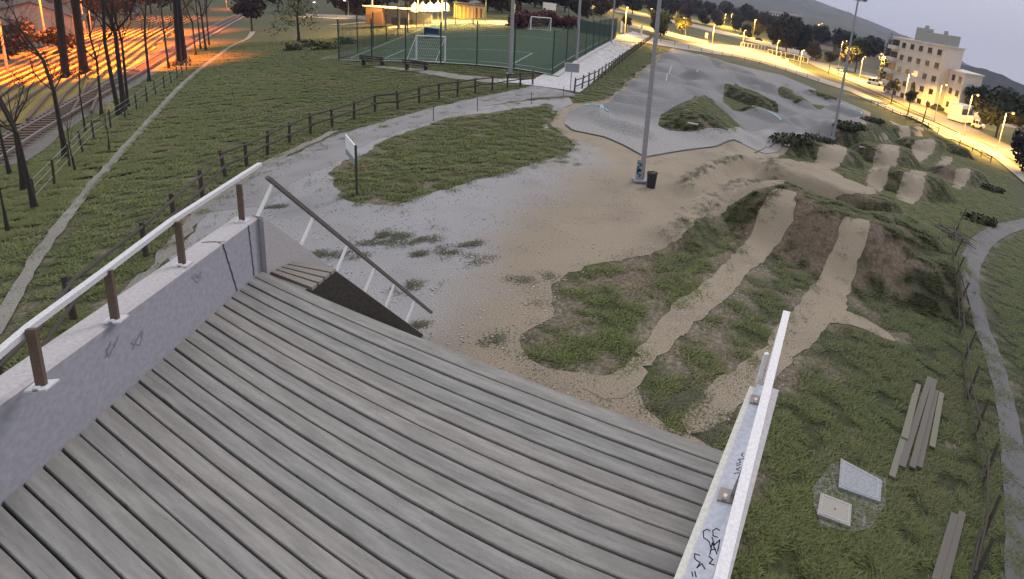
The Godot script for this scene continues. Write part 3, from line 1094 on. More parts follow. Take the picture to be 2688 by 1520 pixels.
	s.hexa([r0 - inn * 0.02 + lo, r1 + inn * 0.17 + lo, r0 - inn * 0.02 + hi2, r1 + inn * 0.17 + hi2, e3 - inn * 0.02 + lo, e2 + inn * 0.17 + lo, e3 - inn * 0.02 + hi2, e2 + inn * 0.17 + hi2])
	part("side_wall", s, M.white_edge, t)
	s = new_shape(o)
	var along := (r3 - r0).normalized()
	var kerb := [r0 + inn * 0.03 + along * 0.05 + Vector3(0, -0.06, 0), e3 + inn * 0.03 + Vector3(0, -0.06, 0)]
	s.bar(kerb[0], kerb[1], 0.06, 0.10)
	var c0 := r0 + inn * 0.036 + Vector3(0, -0.5, 0); var c1 := r0 + along * 0.95 + inn * 0.036 + Vector3(0, -0.5, 0)
	s.bar(c0, c1, 0.07, 0.74)
	part("painted_edge", s, M.white_edge, t)
	var gs := new_shape(o)
	for line in [[Vector3(1.3, 3.8, -2.98), Vector3(1.28, 3.8, -3), Vector3(1.25, 3.8, -2.99), Vector3(1.24, 3.8, -2.94), Vector3(1.26, 3.8, -2.92), Vector3(1.27, 3.8, -2.9), Vector3(1.27, 3.8, -2.86)],
		[Vector3(1.37, 3.8, -2.97), Vector3(1.35, 3.8, -2.99), Vector3(1.32, 3.8, -2.98), Vector3(1.31, 3.8, -2.94), Vector3(1.34, 3.8, -2.92)],
		[Vector3(1.3, 3.8, -2.93), Vector3(1.3, 3.8, -2.87), Vector3(1.35, 3.8, -2.9), Vector3(1.31, 3.8, -2.82)],
		[Vector3(1.25, 3.8, -2.81), Vector3(1.29, 3.8, -2.89), Vector3(1.3, 3.8, -2.8)],
		[Vector3(1.27, 3.8, -2.84), Vector3(1.3, 3.8, -2.84)],
		[Vector3(1.24, 3.8, -2.8), Vector3(1.26, 3.8, -2.77), Vector3(1.23, 3.8, -2.75), Vector3(1.26, 3.8, -2.73)],
		[Vector3(1.18, 3.8, -2.82), Vector3(1.15, 3.8, -2.84), Vector3(1.14, 3.8, -2.81), Vector3(1.15, 3.8, -2.79), Vector3(1.17, 3.8, -2.77), Vector3(1.14, 3.8, -2.74), Vector3(1.18, 3.8, -2.76), Vector3(1.19, 3.8, -2.72)],
		[Vector3(1.1, 3.8, -2.72), Vector3(1.1, 3.8, -2.69)],
		[Vector3(1.12, 3.8, -2.72), Vector3(1.12, 3.8, -2.68)],
		[Vector3(1.77, 3.8, -3.62), Vector3(1.75, 3.8, -3.6), Vector3(1.76, 3.8, -3.58)],
		[Vector3(1.76, 3.8, -3.56), Vector3(1.71, 3.8, -3.56), Vector3(1.72, 3.8, -3.53), Vector3(1.68, 3.8, -3.52)],
		[Vector3(1.71, 3.8, -3.51), Vector3(1.67, 3.8, -3.5)],
		[Vector3(1.7, 3.8, -3.48), Vector3(1.66, 3.8, -3.47), Vector3(1.68, 3.8, -3.45)],
		[Vector3(1.67, 3.8, -3.43), Vector3(1.63, 3.8, -3.43)]]:
		gs = new_shape(o)
		stroke(gs, line, 0.009, Vector3.UP)
		part("scribble", gs, M.ink, t)

	# right handrail: a flat bar above the outer half of the wall
	t = thing("flat_handrail", Vector3(r1.x, ground(r1.x, r1.z), r1.z), "flat galvanised handrail bolted above the white parapet, its end sticking out", "railing")
	o = t.position
	var q0: Vector3 = Vector3(2.57, 4.4, -4.77)
	var q1: Vector3 = Vector3(1.35, 4.4, -2.69)
	var q2: Vector3 = Vector3(1.06, 4.4, -2.19)
	s = new_shape(o)
	s.bar(q0, q1, 0.075, 0.035)
	s.bar(q1, q2 + (q2 - q1) * 0.8, 0.075, 0.035)
	part("rail", s, M.galv, t)
	for p in [[Vector3(2.12, 3.8, -4.21), 0.28], [Vector3(1.51, 3.8, -3.23), 0.66]]:
		var meet := q0.lerp(q2, p[1])
		var ps := new_shape(o)
		ps.bar(p[0] + Vector3(0.05, 0, 0), meet - Vector3(0, 0.02, 0), 0.05, 0.02, along)
		var post := part("post", ps, M.galv_dull, t)
		var bp := new_shape(o)
		bp.box(p[0] + Vector3(0, 0.008, 0), Vector3(0.14, 0.016, 0.12), Basis(Vector3.UP, -0.5))
		part("base_plate", bp, M.steel, post)
		bp = new_shape(o)
		bp.tube(p[0] + Vector3(-0.03, 0.01, 0.02), p[0] + Vector3(-0.03, 0.045, 0.02), 0.018, 0.018, 6)
		part("bolt", bp, M.galv, post)
	# the falling railing beyond the end of the white parapet
	t = thing("white_handrail", on(Vector2(r0.x, r0.z)), "pair of white railing pieces falling away beyond the end of the white parapet", "railing")
	o = t.position
	var fall := Vector3(along.x * -1.0, -1.05, along.z * -1.0)
	for q in [[Vector3(2.44, 4.3, -4.6), Vector3(2.35, 3.72, -4.55)], [Vector3(2.29, 4.1, -4.52), Vector3(2.28, 3.7, -4.59)]]:
		s = new_shape(o)
		s.bar(q[0], q[1], 0.045, 0.03)
		part("rail", s, M.white_paint, t)
	s = new_shape(o)
	var wf := r0 + inn * 0.45 + Vector3(0, -0.95, 0)
	s.hexa([wf + fall * 2.6 - inn * 0.1 + Vector3(0, -1, 0), wf + fall * 2.6 + inn * 0.1 + Vector3(0, -1, 0), wf + fall * 2.6 - inn * 0.1, wf + fall * 2.6 + inn * 0.1, wf - inn * 0.1 + Vector3(0, -2.9, 0), wf + inn * 0.1 + Vector3(0, -2.9, 0), wf - inn * 0.1, wf + inn * 0.1])
	part("wing", s, M.white_wall, t)


var trail := []
const ORDINAL := ["leftmost", "second", "third", "fourth", "fifth", "sixth", "seventh", "eighth", "ninth", "tenth", "eleventh", "twelfth", "thirteenth", "fourteenth", "fifteenth", "sixteenth", "seventeenth", "eighteenth", "nineteenth", "twentieth", "twenty first", "twenty second", "twenty third", "twenty fourth", "twenty fifth", "twenty sixth", "twenty seventh", "twenty eighth"]


# ---------------------------------------------------------------- ground, paths and grass
func land() -> void:
	bare.resize(NW * NH)
	bare.fill(-9.0)
	survey()
	structure("meadow_ground", grid(-90, -240, 156, 171, 1.5, paint_grass, Rect2(NX0 + 1.6, NZ0 + 1.6, (NW - 1) * NS - 3.2, (NH - 1) * NS - 3.2)), M.grass)
	structure("terrain", grid(-1590, -2565, 80, 113, 25.0, paint_grass, Rect2(-91, -241, 234, 257)), M.far)
	# earth and chippings yard in front of the ramp
	var yard := [Vector2(-8.72, -17.38), Vector2(-9.13, -19.61), Vector2(-9.34, -21.45), Vector2(-9.29, -23.48), Vector2(-9.23, -24.92), Vector2(-9.08, -26.31), Vector2(-8.31, -27.79), Vector2(-6.94, -30.1), Vector2(-4.51, -33.13), Vector2(-1.27, -35.42), Vector2(1.76, -38.1), Vector2(1.93, -36.18), Vector2(0.5, -32.47), Vector2(0.26, -30.36), Vector2(0.77, -28.61), Vector2(1.6, -28.1), Vector2(3.36, -28.3), Vector2(4.76, -25.48), Vector2(11.65, -32.16), Vector2(13.32, -31.33), Vector2(11.34, -23.35), Vector2(9.09, -18.76), Vector2(6.94, -19.05), Vector2(5.6, -17.64), Vector2(4.24, -15.99), Vector2(3.38, -15.29), Vector2(1.92, -14.68), Vector2(0.93, -14), Vector2(0.53, -13.2), Vector2(0.47, -12.46), Vector2(0.6, -12.02), Vector2(-0.06, -11.54), Vector2(-0.2, -10.98), Vector2(0.2, -10.14), Vector2(1.16, -9.76), Vector2(1.85, -9.74), Vector2(2.04, -9.36), Vector2(2.23, -8.62), Vector2(2.96, -7.89), Vector2(3.33, -7.71), Vector2(2.75, -5.68), Vector2(-1.9, -6.76), Vector2(-4.03, -7.97), Vector2(-6.29, -12.18)]
	var island := [Vector2(-6.96, -23.64), Vector2(-6.94, -24.86), Vector2(-6.67, -25.58), Vector2(-5.98, -28.64), Vector2(-4.44, -31.27), Vector2(-1.97, -32.97), Vector2(0.51, -35.48), Vector2(0.96, -34.53), Vector2(0.34, -32.22), Vector2(0.15, -29.99), Vector2(0.58, -28.79), Vector2(1.32, -28.01), Vector2(1.72, -26.63), Vector2(1.14, -25.04), Vector2(-0.14, -23.46), Vector2(-1.37, -22.03), Vector2(-2.57, -20.9), Vector2(-3.52, -20.04), Vector2(-4.08, -19.45), Vector2(-4.63, -19.45), Vector2(-5.41, -20.01), Vector2(-6.08, -20.85), Vector2(-6.59, -22.2)]
	structure("earth_yard", sheet(yard, 0.012, 0.22, paint_yard, [island]), M.soil)
	structure("dirt_track", sheet([Vector2(1.13, -9.35), Vector2(1.79, -9.87), Vector2(2.69, -11.32), Vector2(3.51, -12.47), Vector2(5.8, -15.24), Vector2(7.1, -17), Vector2(7.88, -17.99), Vector2(8.52, -18.71), Vector2(9.52, -18.41), Vector2(8.65, -16.87), Vector2(7.75, -16.27), Vector2(6.19, -14.38), Vector2(5.23, -13.05), Vector2(3.93, -11.62), Vector2(3.18, -10.91), Vector2(2.59, -10.21), Vector2(2.09, -9.42), Vector2(1.68, -8.95)], 0.02, 0.16, paint_soil), M.soil)
	structure("dirt_track", sheet([Vector2(2.55, -8.33), Vector2(4.03, -9.6), Vector2(5.35, -10.68), Vector2(6.14, -11.61), Vector2(8.09, -13.69), Vector2(9.24, -15), Vector2(9.87, -15.69), Vector2(10.42, -16.32), Vector2(11.49, -16.16), Vector2(10.69, -15.02), Vector2(10, -14.34), Vector2(9, -13.12), Vector2(8.59, -12.4), Vector2(9.28, -12.27), Vector2(9.62, -11.3), Vector2(9.29, -11.12), Vector2(8.69, -11.76), Vector2(7.97, -11.88), Vector2(6.84, -10.91), Vector2(5.95, -10.23), Vector2(4.88, -9.35), Vector2(3.88, -8.58), Vector2(3.22, -7.99), Vector2(2.89, -7.87)], 0.02, 0.16, paint_soil), M.soil)
	structure("dirt_landing", sheet([Vector2(10.38, -22.81), Vector2(16.21, -32.11), Vector2(18.07, -32.5), Vector2(18.77, -30.7), Vector2(15.2, -21.38), Vector2(13.73, -20.46), Vector2(12.57, -20.73), Vector2(9.61, -18.55)], 0.02, 0.26, paint_soil), M.soil)
	for q in [[Vector2(17.78, -32.68), Vector2(19.91, -36.15), Vector2(24.89, -42.2), Vector2(21.76, -35.26), Vector2(19.11, -32.17), Vector2(17.52, -30.96)], [Vector2(14.7, -21.79), Vector2(25.59, -37.42), Vector2(34.06, -48.5), Vector2(31.49, -42.26), Vector2(27.72, -37.27), Vector2(21.2, -29.17)], [Vector2(20.76, -27.25), Vector2(22.83, -29.68), Vector2(25.05, -31.79), Vector2(32.42, -38.64), Vector2(24.4, -29.28), Vector2(21.37, -26.19), Vector2(21.24, -27.06)], [Vector2(31.16, -40.01), Vector2(40.29, -51.6), Vector2(46.63, -56.31), Vector2(44.17, -52.47), Vector2(37.25, -45.45)], [Vector2(32.02, -34.93), Vector2(35.16, -38.42), Vector2(38.68, -40.47), Vector2(35.76, -37.29), Vector2(32.4, -34.54)], [Vector2(33.65, -39.63), Vector2(43.96, -50.58), Vector2(45.55, -50.77), Vector2(34, -38.49)], [Vector2(32.39, -47.42), Vector2(34.88, -50.58), Vector2(38.56, -53.86), Vector2(35.39, -50.05)], [Vector2(53.21, -75.64), Vector2(59.51, -82.19), Vector2(45.74, -59.6), Vector2(39.66, -51.83), Vector2(42.43, -57.46)], [Vector2(58.18, -77), Vector2(64.82, -82.95), Vector2(49.26, -61.53), Vector2(46.99, -60.4)]]:
		structure("dirt_landing", sheet(q, 0.022, 0.26, paint_soil), M.soil)
	# pump track
	var outer := [Vector2(1.26, -30.68), Vector2(1.65, -33.77), Vector2(2.62, -36.36), Vector2(3.79, -37.34), Vector2(4.79, -38.95), Vector2(6.79, -46.7), Vector2(9.02, -54.76), Vector2(11.9, -64.62), Vector2(15.69, -79.27), Vector2(27.04, -120.81), Vector2(38.59, -144.05), Vector2(49.75, -147.01), Vector2(54.35, -128.56), Vector2(62.05, -119.06), Vector2(59.44, -99.06), Vector2(50.03, -78.52), Vector2(31.99, -50.36), Vector2(28.06, -47.42), Vector2(25.09, -43.61), Vector2(21.77, -40.11), Vector2(17.34, -35.75), Vector2(15.33, -33.48), Vector2(13.7, -31.94), Vector2(12.81, -32.54), Vector2(11.59, -32.45), Vector2(8.04, -29.15), Vector2(4.87, -25.92), Vector2(4.07, -27.45), Vector2(3.2, -28.69), Vector2(1.65, -29.3)]
	var holes := [[Vector2(6.84, -33.18), Vector2(7.36, -35.38), Vector2(8.89, -37.75), Vector2(10.43, -39.68), Vector2(13.23, -46.9), Vector2(13.62, -45.02), Vector2(13.77, -40.72), Vector2(14.51, -39.51), Vector2(11.36, -33.17), Vector2(8.73, -32.11), Vector2(7.31, -32.37)], [Vector2(14.39, -44.4), Vector2(19.49, -60.17), Vector2(25.15, -72.81), Vector2(28.08, -71.57), Vector2(24.73, -56.48), Vector2(24.16, -54.53), Vector2(18.81, -47.83), Vector2(16.93, -47.95)], [Vector2(31.94, -73.7), Vector2(41.57, -93.95), Vector2(33.69, -71.16), Vector2(37.58, -73.43), Vector2(41.28, -75.24), Vector2(36.47, -68.58), Vector2(31.38, -65.8)], [Vector2(43.19, -86.77), Vector2(55.12, -105.31), Vector2(54.48, -96.89), Vector2(47, -82.63), Vector2(44.74, -82.62)]]
	var around := [Vector2(0.59, -30.2), Vector2(0.94, -33.14), Vector2(1.93, -36.18), Vector2(4.15, -39.03), Vector2(5.25, -42.19), Vector2(7.99, -52.82), Vector2(10.93, -64.06), Vector2(15.23, -80.39), Vector2(27.42, -124.71), Vector2(44.19, -160.81), Vector2(55.8, -161.47), Vector2(58.87, -139.59), Vector2(68.76, -130.02), Vector2(63.65, -104.59), Vector2(51.67, -78.87), Vector2(30.9, -47.77), Vector2(25.63, -42.99), Vector2(24.2, -43.18), Vector2(16.95, -34.52), Vector2(15.22, -32.8), Vector2(11.62, -27.17), Vector2(11.29, -31.4), Vector2(7.6, -27.38), Vector2(4.65, -24.57), Vector2(3.02, -26.69), Vector2(1.4, -27.66)]
	structure("dirt_border", sheet(around, 0.016, 0.12, paint_soil, holes), M.soil)
	structure("pump_track", sheet(outer, 0.05, 0.02, paint_asphalt, holes), M.asphalt)
	for q in [[Vector2(2.6, -36.11), Vector2(3.19, -36.75), Vector2(3.7, -36.44), Vector2(3.69, -32.49)], [Vector2(18.67, -48.37), Vector2(19.63, -48.06), Vector2(20.17, -46.6), Vector2(20.62, -45.7)], [Vector2(46.77, -81.59), Vector2(49.28, -82.91), Vector2(48.81, -79.37), Vector2(42.6, -67.36)]]:
		structure("painted_track_edge", ribbon(q, [0.22], 0.075, func(_x, _z): return Color(0.33, 0.55, 0.6), 0.3, 0.03, 2), M.soil)
	for q in [[Vector2(16.94, -63.44), Vector2(22.02, -72.74), Vector2(31.08, -88.72), Vector2(30.13, -77.66), Vector2(30.66, -74.45)], [Vector2(23.41, -108.54), Vector2(34.55, -132.44), Vector2(41.64, -132.05), Vector2(45.15, -123.89)], [Vector2(15.14, -68.81), Vector2(13.78, -63.66), Vector2(11.87, -56.11)]]:
		structure("pale_track_edge", ribbon(q, [0.15], 0.08, func(_x, _z): return Color(0.42, 0.43, 0.46), 0.3, 0.02, 2), M.soil)
	for q in [[Vector2(1.33, -30.36), Vector2(1.65, -29.3), Vector2(3.2, -28.69), Vector2(4.07, -27.45), Vector2(4.86, -25.84)], [Vector2(4.86, -25.84), Vector2(8.01, -29.05), Vector2(11.57, -32.39), Vector2(12.22, -32.54)], [Vector2(12.76, -31.48), Vector2(14.34, -33.61), Vector2(15.66, -34.31), Vector2(23.87, -44.03)]]:
		structure("track_kerb", ribbon(q, [0.08], 0.07, func(_x, _z): return Color(0.11, 0.11, 0.115), 0.3, 0.02, 1), M.soil)
	# chipped path from the yard to the paved one, paved path, trail, right-hand path
	structure("gravel_path", ribbon([Vector2(-8.93, -20.45), Vector2(-8.96, -22.62), Vector2(-8.66, -24.32), Vector2(-8.18, -25.98), Vector2(-7.71, -28.22), Vector2(-6.66, -30.33), Vector2(-5.1, -33.24), Vector2(-3, -35.63), Vector2(-0.68, -38.31), Vector2(1.18, -40.57)], [1.9, 2.0, 2.2, 2.2, 2.2, 2.1, 2.0, 2.2, 2.6, 3.6], 0.018, paint_gravel, 0.4, 0.35, 8), M.gravel)
	structure("paved_path", ribbon([Vector2(0.67, -40.88), Vector2(2.4, -47.77), Vector2(6.15, -65.5), Vector2(12.89, -97.72), Vector2(22.78, -141.14)], [3.9, 3.7, 3.5, 4.0, 4.5], 0.05, func(_x, _z): return Color(0.5, 0.49, 0.52), 0.8, 0.05), M.paving)
	structure("path_apron", ribbon([Vector2(-3.11, -42.47), Vector2(-1.33, -42.92), Vector2(0.27, -42.25)], [1.4, 1.8, 2.0], 0.04, func(_x, _z): return Color(0.5, 0.49, 0.52), 0.5, 0.1), M.paving)
	structure("bench_path", ribbon([Vector2(-12.48, -52.13), Vector2(-8.78, -48.44), Vector2(-5.59, -44.53), Vector2(-2.59, -42.35)], [0.5, 0.9, 1.4, 1.6], 0.04, paint_trail, 0.6, 0.25), M.soil)
	trail = [Vector2(-37.77, -98.16), Vector2(-33.88, -86.49), Vector2(-31.96, -78.16), Vector2(-28.69, -67.09), Vector2(-25.54, -56.89), Vector2(-22.44, -47.5), Vector2(-18.68, -36.92), Vector2(-15.96, -29.31), Vector2(-14.33, -24.79), Vector2(-12.81, -20.76), Vector2(-11.62, -17.83), Vector2(-10.7, -15.78), Vector2(-9.97, -14.15)]
	structure("dirt_trail", ribbon(trail, [0.6, 0.42, 0.4, 0.4, 0.36, 0.34, 0.3, 0.28, 0.28, 0.27, 0.26, 0.24, 0.24], 0.04, paint_trail, 0.5, 0.07), M.soil)
	structure("verge_trail", ribbon([Vector2(-8.85, -30.16), Vector2(-9.29, -27.78), Vector2(-9.61, -25.98), Vector2(-9.73, -24.63), Vector2(-9.76, -22.45), Vector2(-9.45, -20.33), Vector2(-8.75, -16.95), Vector2(-8.46, -14.94), Vector2(-8.15, -13.21)], [0.4, 0.4, 0.5, 0.6, 0.5, 0.35, 0.3, 0.3, 0.3], 0.022, paint_trail, 0.4, 0.2), M.soil)
	structure("right_hand_path", ribbon([Vector2(41.99, -31.59), Vector2(32.51, -27.56), Vector2(26.61, -24.33), Vector2(22.13, -21.14), Vector2(18.75, -18.21), Vector2(14.48, -13.79), Vector2(14.08, -12.75), Vector2(13.03, -11.03), Vector2(11.63, -9.19), Vector2(10.46, -7.78), Vector2(9.26, -6.49), Vector2(8.24, -5.43), Vector2(7.32, -4.49), Vector2(6.72, -3.89)], [1.2, 1.2, 1.15, 1.05, 0.95, 0.8, 0.62, 0.55, 0.5, 0.5, 0.5, 0.5, 0.5, 0.5], 0.03, func(x, z): return paint_gravel(x, z) * 0.62, 0.3, 0.05, 6), M.gravel)
	# lit paths and the road
	structure("lit_path", strip([Vector2(11.87, -103.76), Vector2(22.65, -131.96), Vector2(49.86, -176.61), Vector2(68.12, -196.23), Vector2(77.08, -194.55), Vector2(74.99, -165.22), Vector2(69.44, -130.64), Vector2(71.35, -119.52), Vector2(66.98, -93.14), Vector2(66.62, -82.1), Vector2(65.04, -71.51), Vector2(63.17, -61.75), Vector2(55.28, -49.08), Vector2(48.59, -39.37)], [Vector2(10.65, -92.57), Vector2(19.03, -110.19), Vector2(38.18, -134.91), Vector2(50.91, -148), Vector2(55.72, -145.31), Vector2(59.93, -135.91), Vector2(62.19, -120.86), Vector2(65.53, -109.79), Vector2(61.03, -84.78), Vector2(54.83, -67.54), Vector2(58.37, -64.06), Vector2(56.67, -55.4), Vector2(49.15, -43.58), Vector2(42.03, -34.11)], 0.12), M.lit_path)
	structure("lit_path", strip([Vector2(20.45, -166.93), Vector2(30.63, -180.24), Vector2(40.65, -183.93), Vector2(53.06, -188.38)], [Vector2(18.67, -151.85), Vector2(27.91, -163.59), Vector2(36.75, -165.64), Vector2(49, -173.46)], 0.14), M.lit_path)
	structure("park_road", strip([Vector2(-19.5, -176.35), Vector2(-6.92, -164.93), Vector2(5.36, -175.47), Vector2(20.6, -218.58), Vector2(44.41, -264.71), Vector2(70.77, -269.42), Vector2(88.81, -249.2), Vector2(98.47, -232.88), Vector2(105.83, -210.83)], [Vector2(-18.29, -165.5), Vector2(-6.37, -152.59), Vector2(5.08, -164.76), Vector2(19.05, -201.38), Vector2(40.17, -238.71), Vector2(64.19, -243.67), Vector2(80.22, -224.35), Vector2(88.25, -207.91), Vector2(96.54, -191.65)], 0.16), M.lit_path)
	structure("road", strip([Vector2(93.85, -193.14), Vector2(93.99, -164.69), Vector2(91.89, -141.22), Vector2(85.32, -114.11), Vector2(79.39, -93.13), Vector2(74.84, -77.52), Vector2(70.88, -65.15), Vector2(65.33, -51.46)], [Vector2(85.91, -176.18), Vector2(82.47, -143.82), Vector2(77.96, -119.09), Vector2(72.32, -96.04), Vector2(68.08, -79.26), Vector2(65.12, -66.95), Vector2(62.12, -56.64), Vector2(57.08, -44.53)], 0.14), M.road)
	structure("road_kerb", ribbon([Vector2(78, -138.1), Vector2(74.61, -114.68), Vector2(69.94, -92.75), Vector2(67.22, -77.68), Vector2(63.68, -64.52), Vector2(60.9, -55.46)], [0.5], 0.16, func(_x, _z): return Color.WHITE, 2.0, 0.0, 2), M.lit_path)
	structure("car_park", ribbon([Vector2(92.34, -179.67), Vector2(103.55, -173.24), Vector2(104.33, -153.78), Vector2(100.3, -133.06), Vector2(96.14, -110.7), Vector2(91.07, -89.32)], [9, 10, 12, 14, 12, 9], 0.07, func(_x, _z): return Color.WHITE, 3.0, 0.3), M.road)

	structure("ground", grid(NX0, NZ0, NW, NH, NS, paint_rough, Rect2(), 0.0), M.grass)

	# grass standing on the near ground wherever it is not bare
	var tuft := new_shape()
	for i in 9:
		var q := TAU * i / 9.0 + rng.randf()
		var foot := Vector3(cos(q), 0, sin(q)) * rng.randf_range(0.0, 0.07)
		var tip := foot * 1.6 + Vector3(cos(q + 0.5) * rng.randf_range(0.02, 0.07), rng.randf_range(0.018, 0.045), sin(q + 0.5) * 0.05)
		var x := Vector3(-sin(q), 0, cos(q)) * 0.011
		tuft.tri(foot - x, foot + x, tip, (Vector3.UP + foot.normalized() * 0.4).normalized())
	var at := []
	var hue := []
	for i in 620000:
		var u := rng.randf()
		var z := -3.0 - 105.0 * pow(u, 1.8)
		var x := rng.randf_range(maxf(NX0 + 1.0, -9.0 + z * 0.5), minf(51.0, 6.0 - z * 0.95))
		var gi := int((x - NX0) / NS)
		var gj := int((z - NZ0) / NS)
		if gi < 0 or gj < 0 or gi >= NW - 1 or gj >= NH - 1:
			continue
		var b := bare[gj * NW + gi]
		if (b > 0.0 or rng.randf() < thin(x, z) * 0.97) and not (b < 0.7 and rng.randf() < 0.05):
			continue
		if x > -3.6 and x < 2.3 and z > -8.6 and (x + 3.6) * 0.75 + z + 8.8 > -0.4:
			continue
		if noise_b.get_noise_2d(x * 9.0, z * 9.0) < -0.18:
			continue
		at.append(Vector3(x, ground(x, z) - 0.005, z))
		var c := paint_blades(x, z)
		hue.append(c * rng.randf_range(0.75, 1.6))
	var mm := MultiMesh.new()
	mm.transform_format = MultiMesh.TRANSFORM_3D
	mm.use_colors = true
	mm.mesh = tuft.mesh()
	mm.instance_count = at.size()
	for i in at.size():
		mm.set_instance_transform(i, Transform3D(Basis(Vector3.UP, rng.randf() * TAU).scaled(Vector3.ONE * rng.randf_range(0.6, 1.5) * (1.0 + 0.012 * -at[i].z)), at[i]))
		mm.set_instance_color(i, hue[i])
	var gi2 := MultiMeshInstance3D.new()
	gi2.multimesh = mm
	gi2.material_override = vmat(0.9)
	gi2.name = "grass"
	add_child(gi2)
	tag(gi2, "short rough grass on the ground between the tracks", "grass", "", "stuff")
	at = []
	hue = []
	var tc := Curve2D.new()
	for e in trail:
		tc.add_point(e)
	for i in 170000:
		var z := -16.0 - 66.0 * pow(rng.randf(), 1.3)
		var x := rng.randf_range(-8.0 + z * 0.42, NX0 + 1.2)
		if x < -12.0 + z * 0.30 or noise_b.get_noise_2d(x * 9.0, z * 9.0) < -0.2 or tc.get_closest_point(Vector2(x, z)).distance_to(Vector2(x, z)) < 0.2:
			continue
		at.append(Vector3(x, ground(x, z), z))
		hue.append(paint_grass(x, z) * rng.randf_range(0.75, 1.6))
	var ms := MultiMesh.new()
	ms.transform_format = MultiMesh.TRANSFORM_3D
	ms.use_colors = true
	ms.mesh = tuft.mesh()
	ms.instance_count = at.size()
	for i in at.size():
		ms.set_instance_transform(i, Transform3D(Basis(Vector3.UP, rng.randf() * TAU).scaled(Vector3.ONE * rng.randf_range(0.8, 1.6) * (1.0 + 0.012 * -at[i].z)), at[i]))
		ms.set_instance_color(i, hue[i])
	var mg := MultiMeshInstance3D.new()
	mg.multimesh = ms
	mg.material_override = vmat(0.9)
	mg.name = "meadow_grass"
	add_child(mg)
	tag(mg, "short meadow grass between the fence and the dirt trail", "grass", "", "stuff")
	# weeds that grow in patches on the bare yard
	var weeds := [[Vector2(-3.43, -16.77), 1.0], [Vector2(-3.89, -16.67), 0.6], [Vector2(-2.94, -16.45), 0.6], [Vector2(-2.08, -15.59), 0.25], [Vector2(-1.55, -16), 0.3], [Vector2(-1.34, -14.98), 0.4], [Vector2(-1.75, -15.2), 0.3], [Vector2(-5.01, -16.14), 0.4], [Vector2(-4.26, -15.93), 0.5], [Vector2(-2.74, -15.57), 0.2], [Vector2(-2.43, -15.99), 0.3], [Vector2(-2.6, -13.85), 0.5], [Vector2(1.18, -23.66), 0.6], [Vector2(-3.79, -17.06), 0.5], [Vector2(2.74, -17.93), 0.15], [Vector2(0.05, -13.84), 0.5], [Vector2(-0.37, -11.29), 0.4], [Vector2(2.58, -8.85), 0.6], [Vector2(3.08, -8.98), 0.4], [Vector2(-2.13, -12.14), 0.2], [Vector2(-7.47, -20.25), 0.3], [Vector2(3.22, -8), 0.5], [Vector2(3.62, -8.27), 0.4]]
	at = []
	for w in weeds:
		for i in int(260 * w[1] + 30):
			var p: Vector2 = w[0] + Vector2(rng.randfn() * 0.55, rng.randfn() * 0.28) * w[1]
			if noise_b.get_noise_2d(p.x * 14.0, p.y * 14.0) > -0.05:
				at.append(on(p, 0.005))
	for fr in [[[Vector2(5.69, -21.38), Vector2(6.89, -23.21), Vector2(8.26, -25.28), Vector2(10.3, -27.49), Vector2(12.69, -30.41), Vector2(10.51, -23.13)], 0.16], [[Vector2(4.1, -15.88), Vector2(4.98, -16.95), Vector2(5.91, -18.28), Vector2(7.36, -20.41), Vector2(9.22, -23.13), Vector2(10.41, -22.81)], 0.3], [[Vector2(10.49, -22.77), Vector2(9.65, -19.02), Vector2(9.67, -18.66)], 0.12], [[Vector2(-9.43, -21.66), Vector2(-9.52, -24.1), Vector2(-9.04, -25.45), Vector2(-8.35, -27.93)], 0.3]]:
		for e in spaced(fr[0], 0.02):
			var p: Vector2 = e + Vector2(rng.randfn(), rng.randfn()) * fr[1]
			if noise_b.get_noise_2d(p.x * 10.0, p.y * 10.0) > -0.12:
				at.append(on(p, 0.005))
	mm = MultiMesh.new()
	mm.transform_format = MultiMesh.TRANSFORM_3D
	mm.use_colors = true
	mm.mesh = tuft.mesh()
	mm.instance_count = at.size()
	for i in at.size():
		mm.set_instance_transform(i, Transform3D(Basis(Vector3.UP, rng.randf() * TAU).scaled(Vector3(1.2, 0.7, 1.2) * rng.randf_range(0.6, 1.3)), at[i]))
		mm.set_instance_color(i, Color(0.06, 0.062, 0.035) * rng.randf_range(0.7, 1.5))
	gi2 = MultiMeshInstance3D.new()
	gi2.multimesh = mm
	gi2.material_override = vmat(0.9)
	gi2.name = "weeds"
	add_child(gi2)
	tag(gi2, "thin patches of weeds growing on the bare earth yard", "weeds", "", "stuff")
	# pale stones strewn over the yard
	var st := new_shape()
	st.ball(Vector3.ZERO, Vector3(0.02, 0.012, 0.016), 3, 5)
	at = []
	for i in 16000:
		var x := rng.randf_range(-8.0, 8.0)
		var z := rng.randf_range(-24.0, -6.0)
		var gi := int((x - NX0) / NS)
		var gj := int((z - NZ0) / NS)
		if bare[gj * NW + gi] > 0.1 and noise_b.get_noise_2d(x * 4.0, z * 4.0) > rng.randf_range(-0.4, 0.9):
			at.append(Vector3(x, ground(x, z) + 0.02, z))
	mm = MultiMesh.new()
	mm.transform_format = MultiMesh.TRANSFORM_3D
	mm.use_colors = true
	mm.mesh = st.mesh()
	mm.instance_count = at.size()
	for i in at.size():
		mm.set_instance_transform(i, Transform3D(Basis(Vector3.UP, rng.randf() * TAU).scaled(Vector3.ONE * rng.randf_range(0.5, 1.5)), at[i]))
		var v := rng.randf_range(0.2, 0.5)
		mm.set_instance_color(i, Color(v, v * 0.95, v * 0.92))
	gi2 = MultiMeshInstance3D.new()
	gi2.multimesh = mm
	gi2.material_override = vmat(0.9)
	gi2.name = "pebbles"
	add_child(gi2)
	tag(gi2, "small pale stones strewn over the bare yard", "pebbles", "", "stuff")


